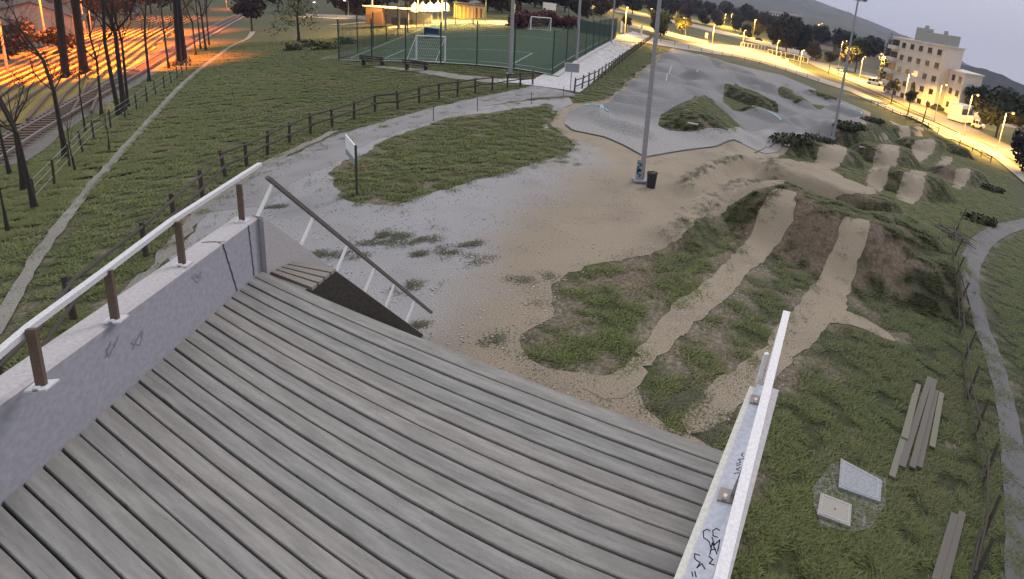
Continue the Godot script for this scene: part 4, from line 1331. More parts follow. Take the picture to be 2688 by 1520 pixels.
func hill() -> void:
	# the wooded ridge behind the town: crest, shoulder and foot as three lines, filled with slopes
	var crest := [Vector3(-80.24, 165.68, -1698.11), Vector3(123.56, 137.01, -1695.5), Vector3(345.36, 98.06, -1664.55), Vector3(515.98, 76.51, -1619.8), Vector3(628.64, 64.37, -1579.5), Vector3(722.71, 51.66, -1538.73), Vector3(793.39, 37.78, -1503.51), Vector3(867.58, 20.27, -1461.95), Vector3(935.37, 1.12, -1419.54), Vector3(998.47, -18.1, -1375.88), Vector3(1055.77, -40.94, -1332.42), Vector3(1119.56, -70.25, -1279.29), Vector3(1180.33, -105.16, -1223.45), Vector3(1241.14, -144.27, -1161.71), Vector3(1303.83, -185.88, -1090.88), Vector3(1391.61, -238.96, -976.43)]
	var sh := new_shape()
	var rows := []
	for i in (crest.size() - 1) * 6 + 1:
		var k := mini(i / 6, crest.size() - 2)
		var top: Vector3 = crest[k].lerp(crest[k + 1], (i - k * 6) / 6.0)
		var flat := Vector3(top.x, 0, top.z).normalized()
		var row := []
		for j in 14:
			var u := j / 13.0
			var p := flat * lerpf(1700.0, 620.0, u)
			var y := lerpf(top.y, -25.0, pow(u, 0.8)) if u < 1.0 else -40.0
			p.y = y + (noise_a.get_noise_2d(p.x * 0.05, p.z * 0.05) * 14.0 + noise_b.get_noise_2d(p.x * 0.2, p.z * 0.2) * 5.0) * (1.0 if j > 0 else 0.3)
			row.append(p)
		row[13].y = minf(row[13].y, top.y - 70.0)
		row[12].y = minf(row[12].y, top.y - 55.0)
		row[9].y = minf(row[9].y, top.y - 30.0); row[10].y = minf(row[10].y, top.y - 38.0); row[11].y = minf(row[11].y, top.y - 46.0)
		var back := flat * 750.0
		back.y = minf(-60.0, top.y - 60.0)
		row.push_front(back)
		rows.append(row)
	for i in rows.size() - 1:
		for j in rows[i].size() - 1:
			var a: Vector3 = rows[i][j]
			var m := noise_b.get_noise_2d(a.x * 0.3, a.z * 0.3) * 0.5 + 0.5
			sh.col = Color(0.035, 0.045, 0.03).lerp(Color(0.06, 0.065, 0.045), m)
			sh.quad(rows[i][j], rows[i][j + 1], rows[i + 1][j + 1], rows[i + 1][j])
	structure("hills", sh, M.far)


# ---------------------------------------------------------------- things in the meadow and on the yard
func near_things() -> void:
	# fences
	fence([Vector2(-8.01, -11.38), Vector2(-8.27, -12.46), Vector2(-8.9, -14.42), Vector2(-9.24, -17.44), Vector2(-9.63, -19.51), Vector2(-9.93, -21.67), Vector2(-10.36, -24.16), Vector2(-10.23, -25.36), Vector2(-10.15, -26.83), Vector2(-9.95, -28.41), Vector2(-9.65, -29.89), Vector2(-9.16, -31.04), Vector2(-8.65, -32.4), Vector2(-8.11, -33.92), Vector2(-7.13, -34.28), Vector2(-6.36, -35.61), Vector2(-5.52, -36.65), Vector2(-4.65, -37.21), Vector2(-3.76, -38.12), Vector2(-2.88, -39.04), Vector2(-2.06, -40.1), Vector2(-1.27, -40.71), Vector2(-0.53, -41.56)], 1.0, [0.48, 0.9], "long brown post and rail fence curving along the gravel path and meadow")
	fence(spaced([Vector2(2.2, -40.21), Vector2(3.78, -44.94), Vector2(6.47, -55.92), Vector2(11.72, -79.59), Vector2(22.91, -129.05)], 1.9), 1.0, [0.48, 0.9], "dark post and rail fence along the right edge of the paved path")
	fence(spaced([Vector2(24.89, -128.24), Vector2(35.82, -133.45), Vector2(48.06, -141.89), Vector2(57.7, -136.72), Vector2(62.71, -120.8)], 4.2), 1.0, [0.5, 0.9], "low dark fence between the pump track and the lit path")
	fence(spaced([Vector2(60.73, -93.33), Vector2(58.69, -79.63), Vector2(52.27, -63.41), Vector2(55.94, -60.18), Vector2(51.86, -49.9)], 3.2), 0.9, [0.5, 0.9], "low dark fence below the far stretch of the lit path")
	fence([Vector2(24.13, -25.03), Vector2(20.3, -21.3), Vector2(14.84, -15.31), Vector2(13.62, -13.77), Vector2(13.15, -12.88), Vector2(12.4, -11.79), Vector2(11.17, -10.25), Vector2(9.93, -8.71), Vector2(9.05, -7.5), Vector2(8.18, -6.32), Vector2(6.97, -5.14), Vector2(6.22, -4.53)], 0.75, [0.3, 0.62], "leaning weathered fence of thin poles along the right hand path", 0.03, Vector3(0.5, 0, -0.25), [21, 50, 90])
	# loose brushwood by that fence
	var t := thing("brushwood_pile", on(Vector2(19.49, -20.11)), "tangle of dry cut branches heaped at the top of the leaning fence", "branches")
	for i in 26:
		var s := new_shape(t.position)
		var a := on(Vector2(20.6, -21.4) + Vector2(rng.randfn() * 0.35, rng.randfn() * 0.9), 0.1 + rng.randf() * 0.25)
		var d := Vector3(rng.randfn() * 0.3, rng.randf_range(-0.1, 0.3), 1.0 + rng.randf()).normalized() * rng.randf_range(0.6, 1.6)
		s.tube(a - d * 0.5, a + d * 0.5, 0.025, 0.01, 5)
		part("stick", s, M.old_wood, t)

	# information board on the tip of the meadow
	var p: Vector3 = Vector3(-5.5, -0.4, -20.68)
	t = thing("information_board", p, "white information board on a single post at the near tip of the meadow", "sign")
	var s := new_shape()
	s.box(Vector3(0, 0.5, 0), Vector3(0.06, 1.0, 0.06))
	part("post", s, M.fence_wood, t)
	var far_side: Vector3 = Vector3(-6.13, -0.48, -22.01) - p
	far_side.y = 0.0
	var bx := far_side.normalized()
	var bw := far_side.length()
	var bt := Basis(bx, Vector3.UP, bx.cross(Vector3.UP))
	s = new_shape()
	s.box(bx * 0.06 + Vector3(0, 0.62, 0), Vector3(0.1, 0.66, 0.025), bt)
	part("white_stake", s, M.white_paint, t)
	s = new_shape()
	s.box(bx * bw * 0.5 + Vector3(0, 1.36, 0), Vector3(bw, 0.68, 0.03), bt)
	part("panel", s, M.white_paint, t)
	for e in [-0.021, 0.021]:
		s = new_shape()
		s.box(bx * bw * 0.5 + Vector3(0, 1.12, 0) + bt.z * e, Vector3(bw * 0.94, 0.2, 0.008), bt)
		part("lower_strip", s, M.slate, t)
	s = new_shape()
	s.box(Vector3(0, 1.33, 0), Vector3(0.05, 0.78, 0.06), bt)
	part("frame", s, M.green_post, t)
	# grey board by the paved path
	p = Vector3(1.93, -0.04, -40.17)
	t = thing("notice_board", p, "grey rectangular notice board on one thin post beside the paved path", "sign")
	s = new_shape()
	s.tube(Vector3.ZERO, Vector3(0, 2.05, 0), 0.035, 0.035, 6)
	part("post", s, M.galv_dull, t)
	s = new_shape()
	s.box(Vector3(0.02, 1.72, 0.05), Vector3(0.9, 0.58, 0.03), Basis(Vector3.UP, 0.1))
	part("panel", s, M.slate, t)
	s = new_shape()
	for q in [Vector3(0.02, 2.02, 0.06), Vector3(0.02, 1.42, 0.06)]:
		s.box(q, Vector3(0.96, 0.04, 0.05), Basis(Vector3.UP, 0.1))
	for q in [-0.46, 0.46]:
		s.box(Vector3(0.02 + q, 1.72, 0.06 - q * 0.1), Vector3(0.04, 0.56, 0.05), Basis(Vector3.UP, 0.1))
	part("frame", s, M.galv, t)
	# thin stakes along the path
	var k := 0
	for q in [[Vector3(-3.15, -0.15, -32.97), "between the gravel path and the middle of the meadow"], [Vector3(-4.93, -0.33, -31.02), "at the meadow edge nearest the information board"], [Vector3(-0.47, -0.01, -35.15), "at the meadow edge nearest the paved path"], [Vector3(1.41, -0.02, -38.03), "in the grass just below the grey notice board"]]:
		t = thing("thin_stake", q[0], "thin dark stake " + q[1], "stake", "thin stakes beside the gravel path")
		s = new_shape()
		s.tube(Vector3(0, -0.1, 0), Vector3(0, 0.75, 0), 0.022, 0.018, 6)
		part("stake", s, M.fence_wood, t)
		k += 1
	# benches
	for q in [[Vector3(-12.66, -1.51, -52.65), "dark bench on the meadow, the one farther from the gravel path", 0.12], [Vector3(-8.86, -0.88, -48.47), "dark bench on the meadow, the one nearer the gravel path", 0.16]]:
		t = thing("park_bench", q[0], q[1], "bench", "park benches facing the pitch")
		t.rotation.y = -q[2]
		for z in [-0.16, 0.0, 0.16]:
			s = new_shape()
			s.box(Vector3(0, 0.45, z), Vector3(1.7, 0.05, 0.13))
			part("seat_slat", s, M.fence_wood, t)
		for y in [0.62, 0.78]:
			s = new_shape()
			s.box(Vector3(0, y, 0.27 + (y - 0.6) * 0.2), Vector3(1.7, 0.12, 0.04))
			part("back_slat", s, M.fence_wood, t)
		for x in [-0.65, 0.65]:
			s = new_shape()
			s.box(Vector3(x, 0.22, 0), Vector3(0.1, 0.44, 0.42))
			s.box(Vector3(x, 0.6, 0.27), Vector3(0.08, 0.45, 0.05))
			part("leg", s, M.black, t)

	# floodlight poles
	var pole := light_pole(Vector3(4.1, -0.2, -22.07), 11.5, 0.11, "tall grey floodlight pole standing behind the black bin, nearest to the ramp")
	# concrete foot and blue spray paint
	s = new_shape()
	s.box(Vector3(-0.06, 0.12, 0.05), Vector3(0.62, 0.06, 0.5))
	s.box(Vector3(-0.12, 0.35, 0.0), Vector3(0.26, 0.5, 0.26))
	part("plinth", s, M.concrete, pole)
	s = new_shape()
	var loop := []
	for i in 26:
		var u := i / 25.0
		loop.append(Vector3(-0.17 + 0.07 * sin(u * 17.0), 0.28 + 0.62 * u, 0.136 + 0.0 * u))
	stroke(s, loop, 0.05, Vector3(0, 0, 1))
	part("spray_tag", s, M.blue_ink, pole)
	var panel := new_shape()
	panel.box(Vector3(-0.17, 0.75, 0.12), Vector3(0.2, 0.5, 0.02))
	part("tag_plate", panel, M.galv_dull, pole)
	light_pole(Vector3(24.6, -2.73, -42.76), 12.0, 0.13, "floodlight pole at the right end of the pump track")
	light_pole(Vector3(33.93, -4.31, -58.9), 9.5, 0.08, "thinner pole just behind the floodlight pole at the right of the pump track", false)
	light_pole(Vector3(-2.2, -0.08, -45.92), 12.0, 0.15, "floodlight pole at the near corner of the football pitch")
	light_pole(Vector3(3.14, -0.12, -57.73), 12.0, 0.15, "floodlight pole halfway along the side of the football pitch by the paved path")
	light_pole(Vector3(9.65, -0.9, -87.75), 12.0, 0.13, "floodlight pole at the far corner of the football pitch by the lit path")
	light_pole(Vector3(-23.44, -3.44, -97.67), 12.0, 0.13, "floodlight pole beside the open pavilion")
	light_pole(Vector3(-12, -1.4, -83.82), 12.0, 0.13, "floodlight pole between the pavilion and the yellow hut")

	# waste bin
	p = Vector3(4.4, -0.23, -21.49)
	t = thing("waste_bin", p, "black waste bin with a bag over its rim leaning at the floodlight pole", "bin")
	s = new_shape()
	var ring := []
	for i in 10:
		ring.append(TAU * i / 10.0)
	s.tube(Vector3(0, 0, 0), Vector3(0.0, 0.62, 0), 0.17, 0.21, 12)
	part("body", s, M.black, t)
	s = new_shape()
	for i in 12:
		var q := TAU * i / 12.0
		s.tube(Vector3(cos(q) * 0.2, 0.64 + 0.02 * sin(i * 2.0), sin(q) * 0.2), Vector3(cos(q + 0.53) * 0.2, 0.64 + 0.02 * sin(i * 2.0 + 2.0), sin(q + 0.53) * 0.2), 0.03, 0.03, 5)
	part("bag_rim", s, M.rubber, t)
	s = new_shape()
	s.box(Vector3(0.1, 0.68, 0.0), Vector3(0.16, 0.02, 0.1), Basis(Vector3.BACK, 0.2))
	part("litter", s, M.pale_wood, t)
	s = new_shape()
	s.tube(Vector3(-0.19, 0.0, 0.0), Vector3(-0.19, 0.7, 0.0), 0.018, 0.018, 6)
	part("post", s, M.galv_dull, t)

	# two access covers in the grass
	var q1 := [Vector2(5.48, -7.13), Vector2(6.04, -6.58), Vector2(5.73, -6.16), Vector2(5.1, -6.53)]
	var q2 := [Vector2(4.71, -6.46), Vector2(5.16, -6.17), Vector2(4.91, -5.79), Vector2(4.45, -6.08)]
	for q in [[q1, "large blue grey metal cover lying in the grass beside the cream one", M.slate, "access_cover"], [q2, "smaller cream concrete cover lying in the grass, with a hole in its middle", M.slab, "access_cover"]]:
		var c: Vector2 = (q[0][0] + q[0][1] + q[0][2] + q[0][3]) / 4.0
		t = thing(q[3], on(c), q[1], "cover")
		s = new_shape(t.position)
		var top := []
		for e in q[0]:
			top.append(on(e, 0.07))
		var dn := Vector3(0, -0.12, 0)
		s.hexa([top[3] + dn, top[2] + dn, top[3], top[2], top[0] + dn, top[1] + dn, top[0], top[1]])
		part("slab", s, q[2], t)
		s = new_shape(t.position)
		for i in 4:
			var a: Vector3 = top[i].lerp(on(c, 0.07), 0.16) + Vector3(0, 0.004, 0)
			var b: Vector3 = top[(i + 1) % 4].lerp(on(c, 0.07), 0.16) + Vector3(0, 0.004, 0)
			s.bar(a, b, 0.012, 0.006)
		part("seam", s, M.galv_dull, t)
		if q[2] == M.slab:
			s = new_shape(t.position)
			s.tube(on(c, 0.06), on(c, 0.074), 0.018, 0.018, 8)
			part("hole", s, M.black, t)
	var bed := []
	for e in [Vector2(5.3, -7.24), Vector2(6.26, -6.65), Vector2(5.79, -6), Vector2(5.06, -5.68), Vector2(4.33, -6.03), Vector2(4.63, -6.56)]:
		bed.append(e)
	structure("gravel_bed", sheet(bed, 0.02, 0.12, paint_gravel, [], false), M.gravel)

	# old boards lying in the grass
	var boards := [[Vector3(8.88, -0.79, -9.23), Vector3(6.31, -0.44, -6.65), M.pale_wood, "pale board at the left edge of the stack"], [Vector3(9.44, -0.87, -9.5), Vector3(6.67, -0.49, -6.85), M.old_wood, ""], [Vector3(9.51, -0.88, -9.39), Vector3(6.87, -0.51, -6.79), M.old_wood, ""], [Vector3(9.27, -0.85, -9.05), Vector3(7.05, -0.53, -6.82), M.old_wood, ""], [Vector3(9.34, -0.86, -8.92), Vector3(7.74, -0.63, -7.28), M.pale_wood, ""], [Vector3(8.47, -0.73, -8.83), Vector3(7.21, -0.56, -7.52), M.pale_wood, ""]]
	var words := ["longest pale board at the left of the loose stack in the grass", "grey board second from the left in the loose stack in the grass", "grey board in the middle of the loose stack in the grass", "narrow grey board right of the middle of the loose stack", "short pale board at the right edge of the loose stack in the grass", "short mossy board lying between the long pale one and the stack"]
	for i in boards.size():
		t = thing("loose_board", boards[i][0], words[i], "board", "old boards lying in the grass")
		s = new_shape(t.position)
		s.bar(boards[i][0] + Vector3(0, 0.05 + 0.015 * (i % 3), 0), boards[i][1] + Vector3(0, 0.05 + 0.015 * (i % 3), 0), 0.12 + 0.02 * (i % 2), 0.035)
		part("board", s, boards[i][2], t)
	for q in [[Vector3(7.05, -0.53, -5.78), Vector3(5.81, -0.38, -4.77), "left one of the two boards lying below the covers"], [Vector3(7.24, -0.56, -5.8), Vector3(5.96, -0.4, -4.74), "right one of the two boards lying below the covers"]]:
		t = thing("loose_board", q[0], q[2], "board", "old boards lying in the grass")
		s = new_shape(t.position)
		s.bar(q[0] + Vector3(0, 0.06, 0), q[1] + Vector3(0, 0.06, 0), 0.12, 0.035)
		part("board", s, M.old_wood, t)
	# small slabs on the pump track
	for q in [[Vector3(8.92, -0.11, -32.85), "small pale slab lying on the triangular grass island", 0.5], [Vector3(15.8, -1.4, -33.85), "small pale slab lying on the grass mound below the pump track", 0.6], [Vector3(25.31, -2.58, -38.91), "small pale slab lying on the dirt jumps near the floodlight pole", 0.4]]:
		t = thing("small_slab", q[0], q[1], "slab", "small pale slabs by the pump track")
		s = new_shape()
		s.box(Vector3(0, 0.07, 0), Vector3(q[2] * 1.3, 0.08, 0.28), Basis(Vector3.UP, -0.4))
		part("slab", s, M.slab, t)


func pitch() -> void:
	var n0: Vector2 = Vector2(-16.25, -57.31)
	var n1: Vector2 = Vector2(0.79, -46.27)
	var f1: Vector2 = Vector2(11.62, -99.57)
	var f0: Vector2 = Vector2(-16.24, -94.17)
	var rows := []
	for v in 13:
		rows.append([n0.lerp(f0, v / 12.0), n1.lerp(f1, v / 12.0)])
	var sh := new_shape()
	for v in 12:
		for u in 16:
			var q := []
			for e in [[u, v], [u + 1, v], [u + 1, v + 1], [u, v + 1]]:
				var p: Vector2 = rows[e[1]][0].lerp(rows[e[1]][1], e[0] / 16.0)
				q.append([on(p, 0.07), Vector3.UP, paint_turf(p.x, p.y), 1.0])
			emit(sh, q[0], q[1], q[2]); emit(sh, q[0], q[2], q[3])
	structure("football_turf", sh, M.turf)
	# pitch markings
	var inside := func(u: float, v: float) -> Vector2: return n0.lerp(f0, v).lerp(n1.lerp(f1, v), u)
	for q in [[0.03, 0.04, 0.97, 0.04], [0.97, 0.04, 0.97, 0.97], [0.97, 0.97, 0.03, 0.97], [0.03, 0.97, 0.03, 0.04], [0.03, 0.5, 0.97, 0.5], [0.2, 0.04, 0.2, 0.2], [0.2, 0.2, 0.8, 0.2], [0.8, 0.2, 0.8, 0.04], [0.2, 0.97, 0.2, 0.83], [0.2, 0.83, 0.8, 0.83], [0.8, 0.83, 0.8, 0.97]]:
		structure("pitch_line", ribbon([inside.call(q[0], q[1]), inside.call(lerpf(q[0], q[2], 0.5), lerpf(q[1], q[3], 0.5)), inside.call(q[2], q[3])], [0.12], 0.1, func(_x, _z): return Color.WHITE, 1.5, 0.0, 1), M.line)
	structure("pitch_kerb", ribbon([n0, n0.lerp(n1, 0.5), n1 + (n1 - n0) * 0.03], [0.25], 0.12, func(_x, _z): return Color.WHITE, 1.5, 0.0, 1), M.line)
	structure("pitch_kerb", ribbon([n1 + (n1 - n0) * 0.02, n1.lerp(f1, 0.5) + (n1 - n0) * 0.02, f1 + (n1 - n0) * 0.02], [0.3], 0.12, func(_x, _z): return Color.WHITE, 1.5, 0.0, 1), M.concrete_pale)
	# tall netted fence
	var t := thing("pitch_fence", on(n0), "tall dark green netted fence standing round the football pitch", "fence")
	for side in [[n0, n1, 6, "near"], [n1, f1, 9, "right"], [f1, f0, 7, "far"], [f0, n0, 7, "left"]]:
		for i in side[2]:
			var s := new_shape(t.position)
			var a := on(side[0].lerp(side[1], float(i) / side[2]), -0.1)
			s.tube(a, a + Vector3(0, 3.7, 0), 0.055, 0.055, 6)
			part("post", s, M.green_post, t)
		var net := new_shape(t.position)
		var l: float = side[0].distance_to(side[1])
		var tall := 3.4 if side[3] != "far" else 1.2
		var n := int(l / 0.15)
		for i in n:
			var a := on(side[0].lerp(side[1], float(i) / n), 0.05)
			net.box(a + Vector3(0, tall / 2.0, 0), Vector3(0.009, tall, 0.009))
		for h in int(tall / 0.15):
			for i in 12:
				var a := on(side[0].lerp(side[1], i / 12.0), 0.1 + h * 0.15)
				var b := on(side[0].lerp(side[1], (i + 1) / 12.0), 0.1 + h * 0.15)
				net.bar(a, b, 0.009, 0.009)
		part("netting", net, M.green_post, t)
	# goals
	for q in [[Vector2(-9.99, -54.68), Vector2(-7.53, -52.53), "white football goal at the near end of the pitch", -1.0], [Vector2(-1.67, -84.01), Vector2(0.91, -85.25), "white football goal at the far end of the pitch before the red hedge", 1.0]]:
		var a := on(q[0], 0.07)
		var b := on(q[1], 0.07)
		t = thing("football_goal", (a + b) / 2.0, q[2], "goal", "football goals")
		var hgt := a.distance_to(b) * 0.62
		var back: Vector3 = (b - a).cross(Vector3.UP).normalized() * q[3] * 0.9
		if (back.z > 0) != (q[3] < 0):
			back = -back
		var s := new_shape(t.position)
		s.tube(a, a + Vector3(0, hgt, 0), 0.06, 0.06, 8); part("post", s, M.white_paint, t)
		s = new_shape(t.position)
		s.tube(b, b + Vector3(0, hgt, 0), 0.06, 0.06, 8); part("post", s, M.white_paint, t)
		s = new_shape(t.position)
		s.tube(a + Vector3(0, hgt, 0), b + Vector3(0, hgt, 0), 0.06, 0.06, 8); part("crossbar", s, M.white_paint, t)
		s = new_shape(t.position)
		s.tube(a, a + back, 0.03, 0.03, 6); s.tube(b, b + back, 0.03, 0.03, 6); s.tube(a + back, b + back, 0.03, 0.03, 6)
		s.tube(a + Vector3(0, hgt, 0), a + back, 0.025, 0.025, 6); s.tube(b + Vector3(0, hgt, 0), b + back, 0.025, 0.025, 6)
		part("back_frame", s, M.white_paint, t)
		s = new_shape(t.position)
		for i in 15:
			var u := i / 14.0
			s.bar(a.lerp(b, u) + Vector3(0, hgt, 0), a.lerp(b, u) + back, 0.005, 0.005)
		for i in 8:
			var u := i / 8.0
			s.bar(a + Vector3(0, hgt, 0) * (1 - u) + back * u, b + Vector3(0, hgt, 0) * (1 - u) + back * u, 0.005, 0.005)
		part("net", s, M.white_paint, t)
	# blue dugout
	var p: Vector3 = Vector3(-12.13, -1.42, -75.04)
	t = thing("dugout", p, "small blue players shelter at the left side of the pitch", "shelter")
	var w := 1.5
	var blue := mat(0.05, 0.11, 0.24, 0.6)
	var s := new_shape()
	s.box(Vector3(0, 0.55, -0.5), Vector3(w, 1.1, 0.05))
	part("back", s, blue, t)
	s = new_shape()
	s.box(Vector3(0, 1.12, -0.1), Vector3(w, 0.05, 0.9))
	part("roof", s, blue, t)
	for x in [-0.5, 0.5]:
		s = new_shape()
		s.box(Vector3(x * w, 0.55, -0.1), Vector3(0.04, 1.1, 0.8))
		part("side", s, blue, t)
	s = new_shape()
	s.box(Vector3(0, 0.35, -0.25), Vector3(w * 0.9, 0.05, 0.3))
	part("seat", s, M.white_paint, t)


# ---------------------------------------------------------------- railway side
func railway() -> void:
	var line := [Vector2(-19.85, -28.86), Vector2(-20.78, -31.36), Vector2(-21.9, -34.37), Vector2(-23.5, -39.2), Vector2(-25.53, -45.18), Vector2(-27.97, -52.75), Vector2(-32.67, -66.62), Vector2(-38.94, -85.69), Vector2(-47.95, -114.7), Vector2(-58.65, -150.26)]
	var curve := Curve2D.new()
	for i in line.size():
		var d: Vector2 = (line[mini(i + 1, line.size() - 1)] - line[maxi(i - 1, 0)]) / 6.0
		curve.add_point(line[i], -d, d)
	var total := curve.get_baked_length()
	structure("track_bed", ribbon(line, [2.3], 0.08, func(_x, _z): return Color.WHITE, 1.5, 0.2), M.track_bed)
	var t := thing("railway_track", on(line[0]), "single railway track on grey ballast beyond the bare trees", "railway")
	for side in [-1.0, 1.0]:
		var s := new_shape(t.position)
		var n := int(total / 2.0)
		for i in n:
			var e := []
			for k in 2:
				var off := total * (i + k) / n
				var c := curve.sample_baked(off)
				var d := (curve.sample_baked(minf(off + 0.5, total)) - curve.sample_baked(maxf(off - 0.5, 0))).normalized()
				e.append(on(c + Vector2(-d.y, d.x) * side * 0.42, 0.25))
			s.bar(e[0], e[1], 0.07, 0.13)
		part("rail", s, M.steel, t)
	var shared := BoxMesh.new()
	shared.size = Vector3(1.35, 0.12, 0.2)
	var m := int(total / 0.62)
	for i in mini(m, 180):
		var off := 0.62 * i
		var c := curve.sample_baked(off)
		var d := (curve.sample_baked(minf(off + 0.5, total)) - curve.sample_baked(maxf(off - 0.5, 0))).normalized()
		var o := put("sleeper", shared, M.rust, t)
		o.position = on(c, 0.14) - t.position
		o.rotation.y = -atan2(d.x, -d.y)
	# the lit yard beyond: ballast and more tracks
	structure("rail_yard", ribbon([Vector2(-26.03, -37.86), Vector2(-30.19, -46.2), Vector2(-34.66, -56.23), Vector2(-39.09, -67.47), Vector2(-46.31, -85.53), Vector2(-54.06, -106.56), Vector2(-64.01, -136.62)], [9.5, 9.5, 9.5, 9.0, 8.5, 8.0, 8.0], 0.06, paint_dry, 2.0, 0.6, 8), M.soil)
	for k in 6:
		var u := (k - 2.5) * 1.45
		t = thing("yard_track", on(line[1]), "rusty siding in the orange lit rail yard, number %d counted from the main track" % [6 - k], "railway", "sidings in the rail yard")
		t.set_meta("label", ["rusty siding farthest from the main track, along the dark houses", "rusty siding second from the house side of the orange lit yard", "rusty siding left of the middle of the orange lit yard", "rusty siding right of the middle of the orange lit yard", "rusty siding second from the main track in the orange lit yard", "rusty siding of the orange lit yard nearest to the main track"][k])
		var yl := [Vector2(-26.03, -37.86), Vector2(-30.19, -46.2), Vector2(-34.66, -56.23), Vector2(-39.09, -67.47), Vector2(-46.31, -85.53), Vector2(-54.06, -106.56), Vector2(-64.01, -136.62)]
		for side in [-0.35, 0.35]:
			var s := new_shape(t.position)
			for i in yl.size() - 1:
				for j in 6:
					var e := []
					for h in 2:
						var c: Vector2 = yl[i].lerp(yl[i + 1], (j + h) / 6.0)
						var d: Vector2 = (yl[i + 1] - yl[i]).normalized()
						e.append(on(c + Vector2(-d.y, d.x) * (-u + side), 0.2))
					s.bar(e[0], e[1], 0.09, 0.16)
			part("rail", s, M.rust, t)
	# a wire fence of thin posts between the trees and the trail
	var posts := spaced([Vector2(-14.72, -23.11), Vector2(-16.26, -26.91), Vector2(-18.73, -33.05), Vector2(-19.74, -36.55), Vector2(-22.01, -43.71), Vector2(-24.42, -51.3), Vector2(-27.45, -60.06)], 2.6)
	t = thing("wire_fence", on(posts[0]), "old wire fence on thin grey stakes between the bare trees and the trail", "fence")
	for i in posts.size():
		var s := new_shape(t.position)
		s.tube(on(posts[i], -0.1), on(posts[i], 0.95) + Vector3(rng.randfn() * 0.04, 0, 0), 0.035, 0.03, 6)
		part("post", s, M.fence_wood, t)
	for h in [0.35, 0.65, 0.9]:
		var s := new_shape(t.position)
		for i in posts.size() - 1:
			s.tube(on(posts[i], h), on(posts[i + 1], h), 0.008, 0.008, 4, false)
		part("wire", s, M.galv_dull, t)

	# bare trees along the line; sizes follow the photograph
	rng.seed = 11
	var rows := [[Vector3(-14.61, -1.85, -22.89), 4.6, 0.09, "slender bare tree nearest to the left edge, its foot below the railway"], [Vector3(-16.28, -2.15, -25.22), 4.4, 0.10, "bare tree with forked limbs before the left end of the railway"], [Vector3(-17.87, -2.43, -29.83), 5.2, 0.12, "bare tree with wide low branches crossing the railway at the left"], [Vector3(-21.79, -3.14, -39.13), 5.6, 0.09, "thin straight bare tree left of the trio of trunks"], [Vector3(-20.85, -2.97, -38.68), 7.5, 0.14, "left trunk of the trio of bare trees by the railway"], [Vector3(-21.25, -3.04, -39.84), 8.2, 0.17, "stoutest middle trunk of the trio of bare trees"], [Vector3(-21.87, -3.15, -41.37), 7.0, 0.10, "thin right trunk of the trio of bare trees"], [Vector3(-26.17, -3.92, -52.02), 5.6, 0.12, "bare tree standing alone right of the trio, before the railway"], [Vector3(-28.5, -4.34, -59.26), 5.4, 0.11, "bare leaning tree left of the dark double trunk"],
		[Vector3(-31.22, -4.81, -69.28), 6.0, 0.12, "first thin bare tree right of the dark double trunk"], [Vector3(-33.44, -5.19, -75.23), 6.4, 0.11, "second thin bare tree right of the dark double trunk"], [Vector3(-32.32, -5, -73.64), 6.4, 0.14, "third thin bare tree right of the dark double trunk"], [Vector3(-34.57, -5.38, -79.49), 6.2, 0.12, "rightmost thin bare tree of the cluster by the double trunk"], [Vector3(-30.42, -4.67, -66.03), 5.6, 0.09, "thin bare tree just touching the dark double trunk"], [Vector3(-18.24, -2.5, -27.78), 3.6, 0.07, "small bare tree at the left edge over the railway"], [Vector3(-13.91, -1.73, -20.8), 2.6, 0.05, "bare sapling at the left edge beside the trail"], [Vector3(-16.18, -2.13, -27.34), 2.0, 0.04, "bare sapling between the railway and the trail"], [Vector3(-16.76, -2.23, -30.25), 1.6, 0.035, "low bare sapling beside the wire fence"], [Vector3(-20.26, -2.86, -35.2), 3.4, 0.05, "thin bare sapling before the left end of the sidings"]]
	for q in rows:
		bare_tree("bare_tree", q[0], q[1], q[2] * 0.62, q[3], "bare trees along the railway", M.bark, 3 if q[1] > 3.0 else 2, 0.3)
	for q in [[Vector3(-33.67, -5.23, -57.38), 14.0, 0.21, "left one of the two stout straight trunks in the rail yard"], [Vector3(-33.7, -5.24, -59.3), 14.0, 0.24, "right one of the two stout straight trunks in the rail yard"], [Vector3(-28.75, -4.38, -61.18), 12.0, 0.16, "left half of the dark double trunk by the railway"], [Vector3(-29.19, -4.46, -62.84), 12.0, 0.19, "right half of the dark double trunk by the railway"]]:
		var clump := thing("weed_clump", q[0], "brown weeds round the foot of the " + q[3].replace(" in the rail yard", "").replace(" by the railway", "").replace("one of the ", "of the "), "weeds", "weeds round the stout trunks")
		part("foliage", leafy([[Vector3(0, 0.1, 0), Vector3(0.9, 0.35, 0.9)]], 260, 0.09, Color(0.04, 0.03, 0.015), Color(0.12, 0.09, 0.04)), M.leaf, clump)
		bare_tree("tall_tree", q[0], q[1], q[2], q[3], "stout dark trunks by the railway", M.bark_dark, 2, 0.75)
	# leafy ones
	round_tree("dark_tree", Vector3(-38.45, -6.03, -99.73), 5.6, 2.2, Color(0.02, 0.014, 0.016), Color(0.05, 0.035, 0.035), "dark round tree at the top end of the dirt trail", "", 2600, 0.25)
	var w := bare_tree("willow_tree", Vector3(-26.39, -3.96, -79.59), 5.6, 0.13, "pale green willow in thin spring leaf beside the meadow", "", M.bark, 3, 0.3)
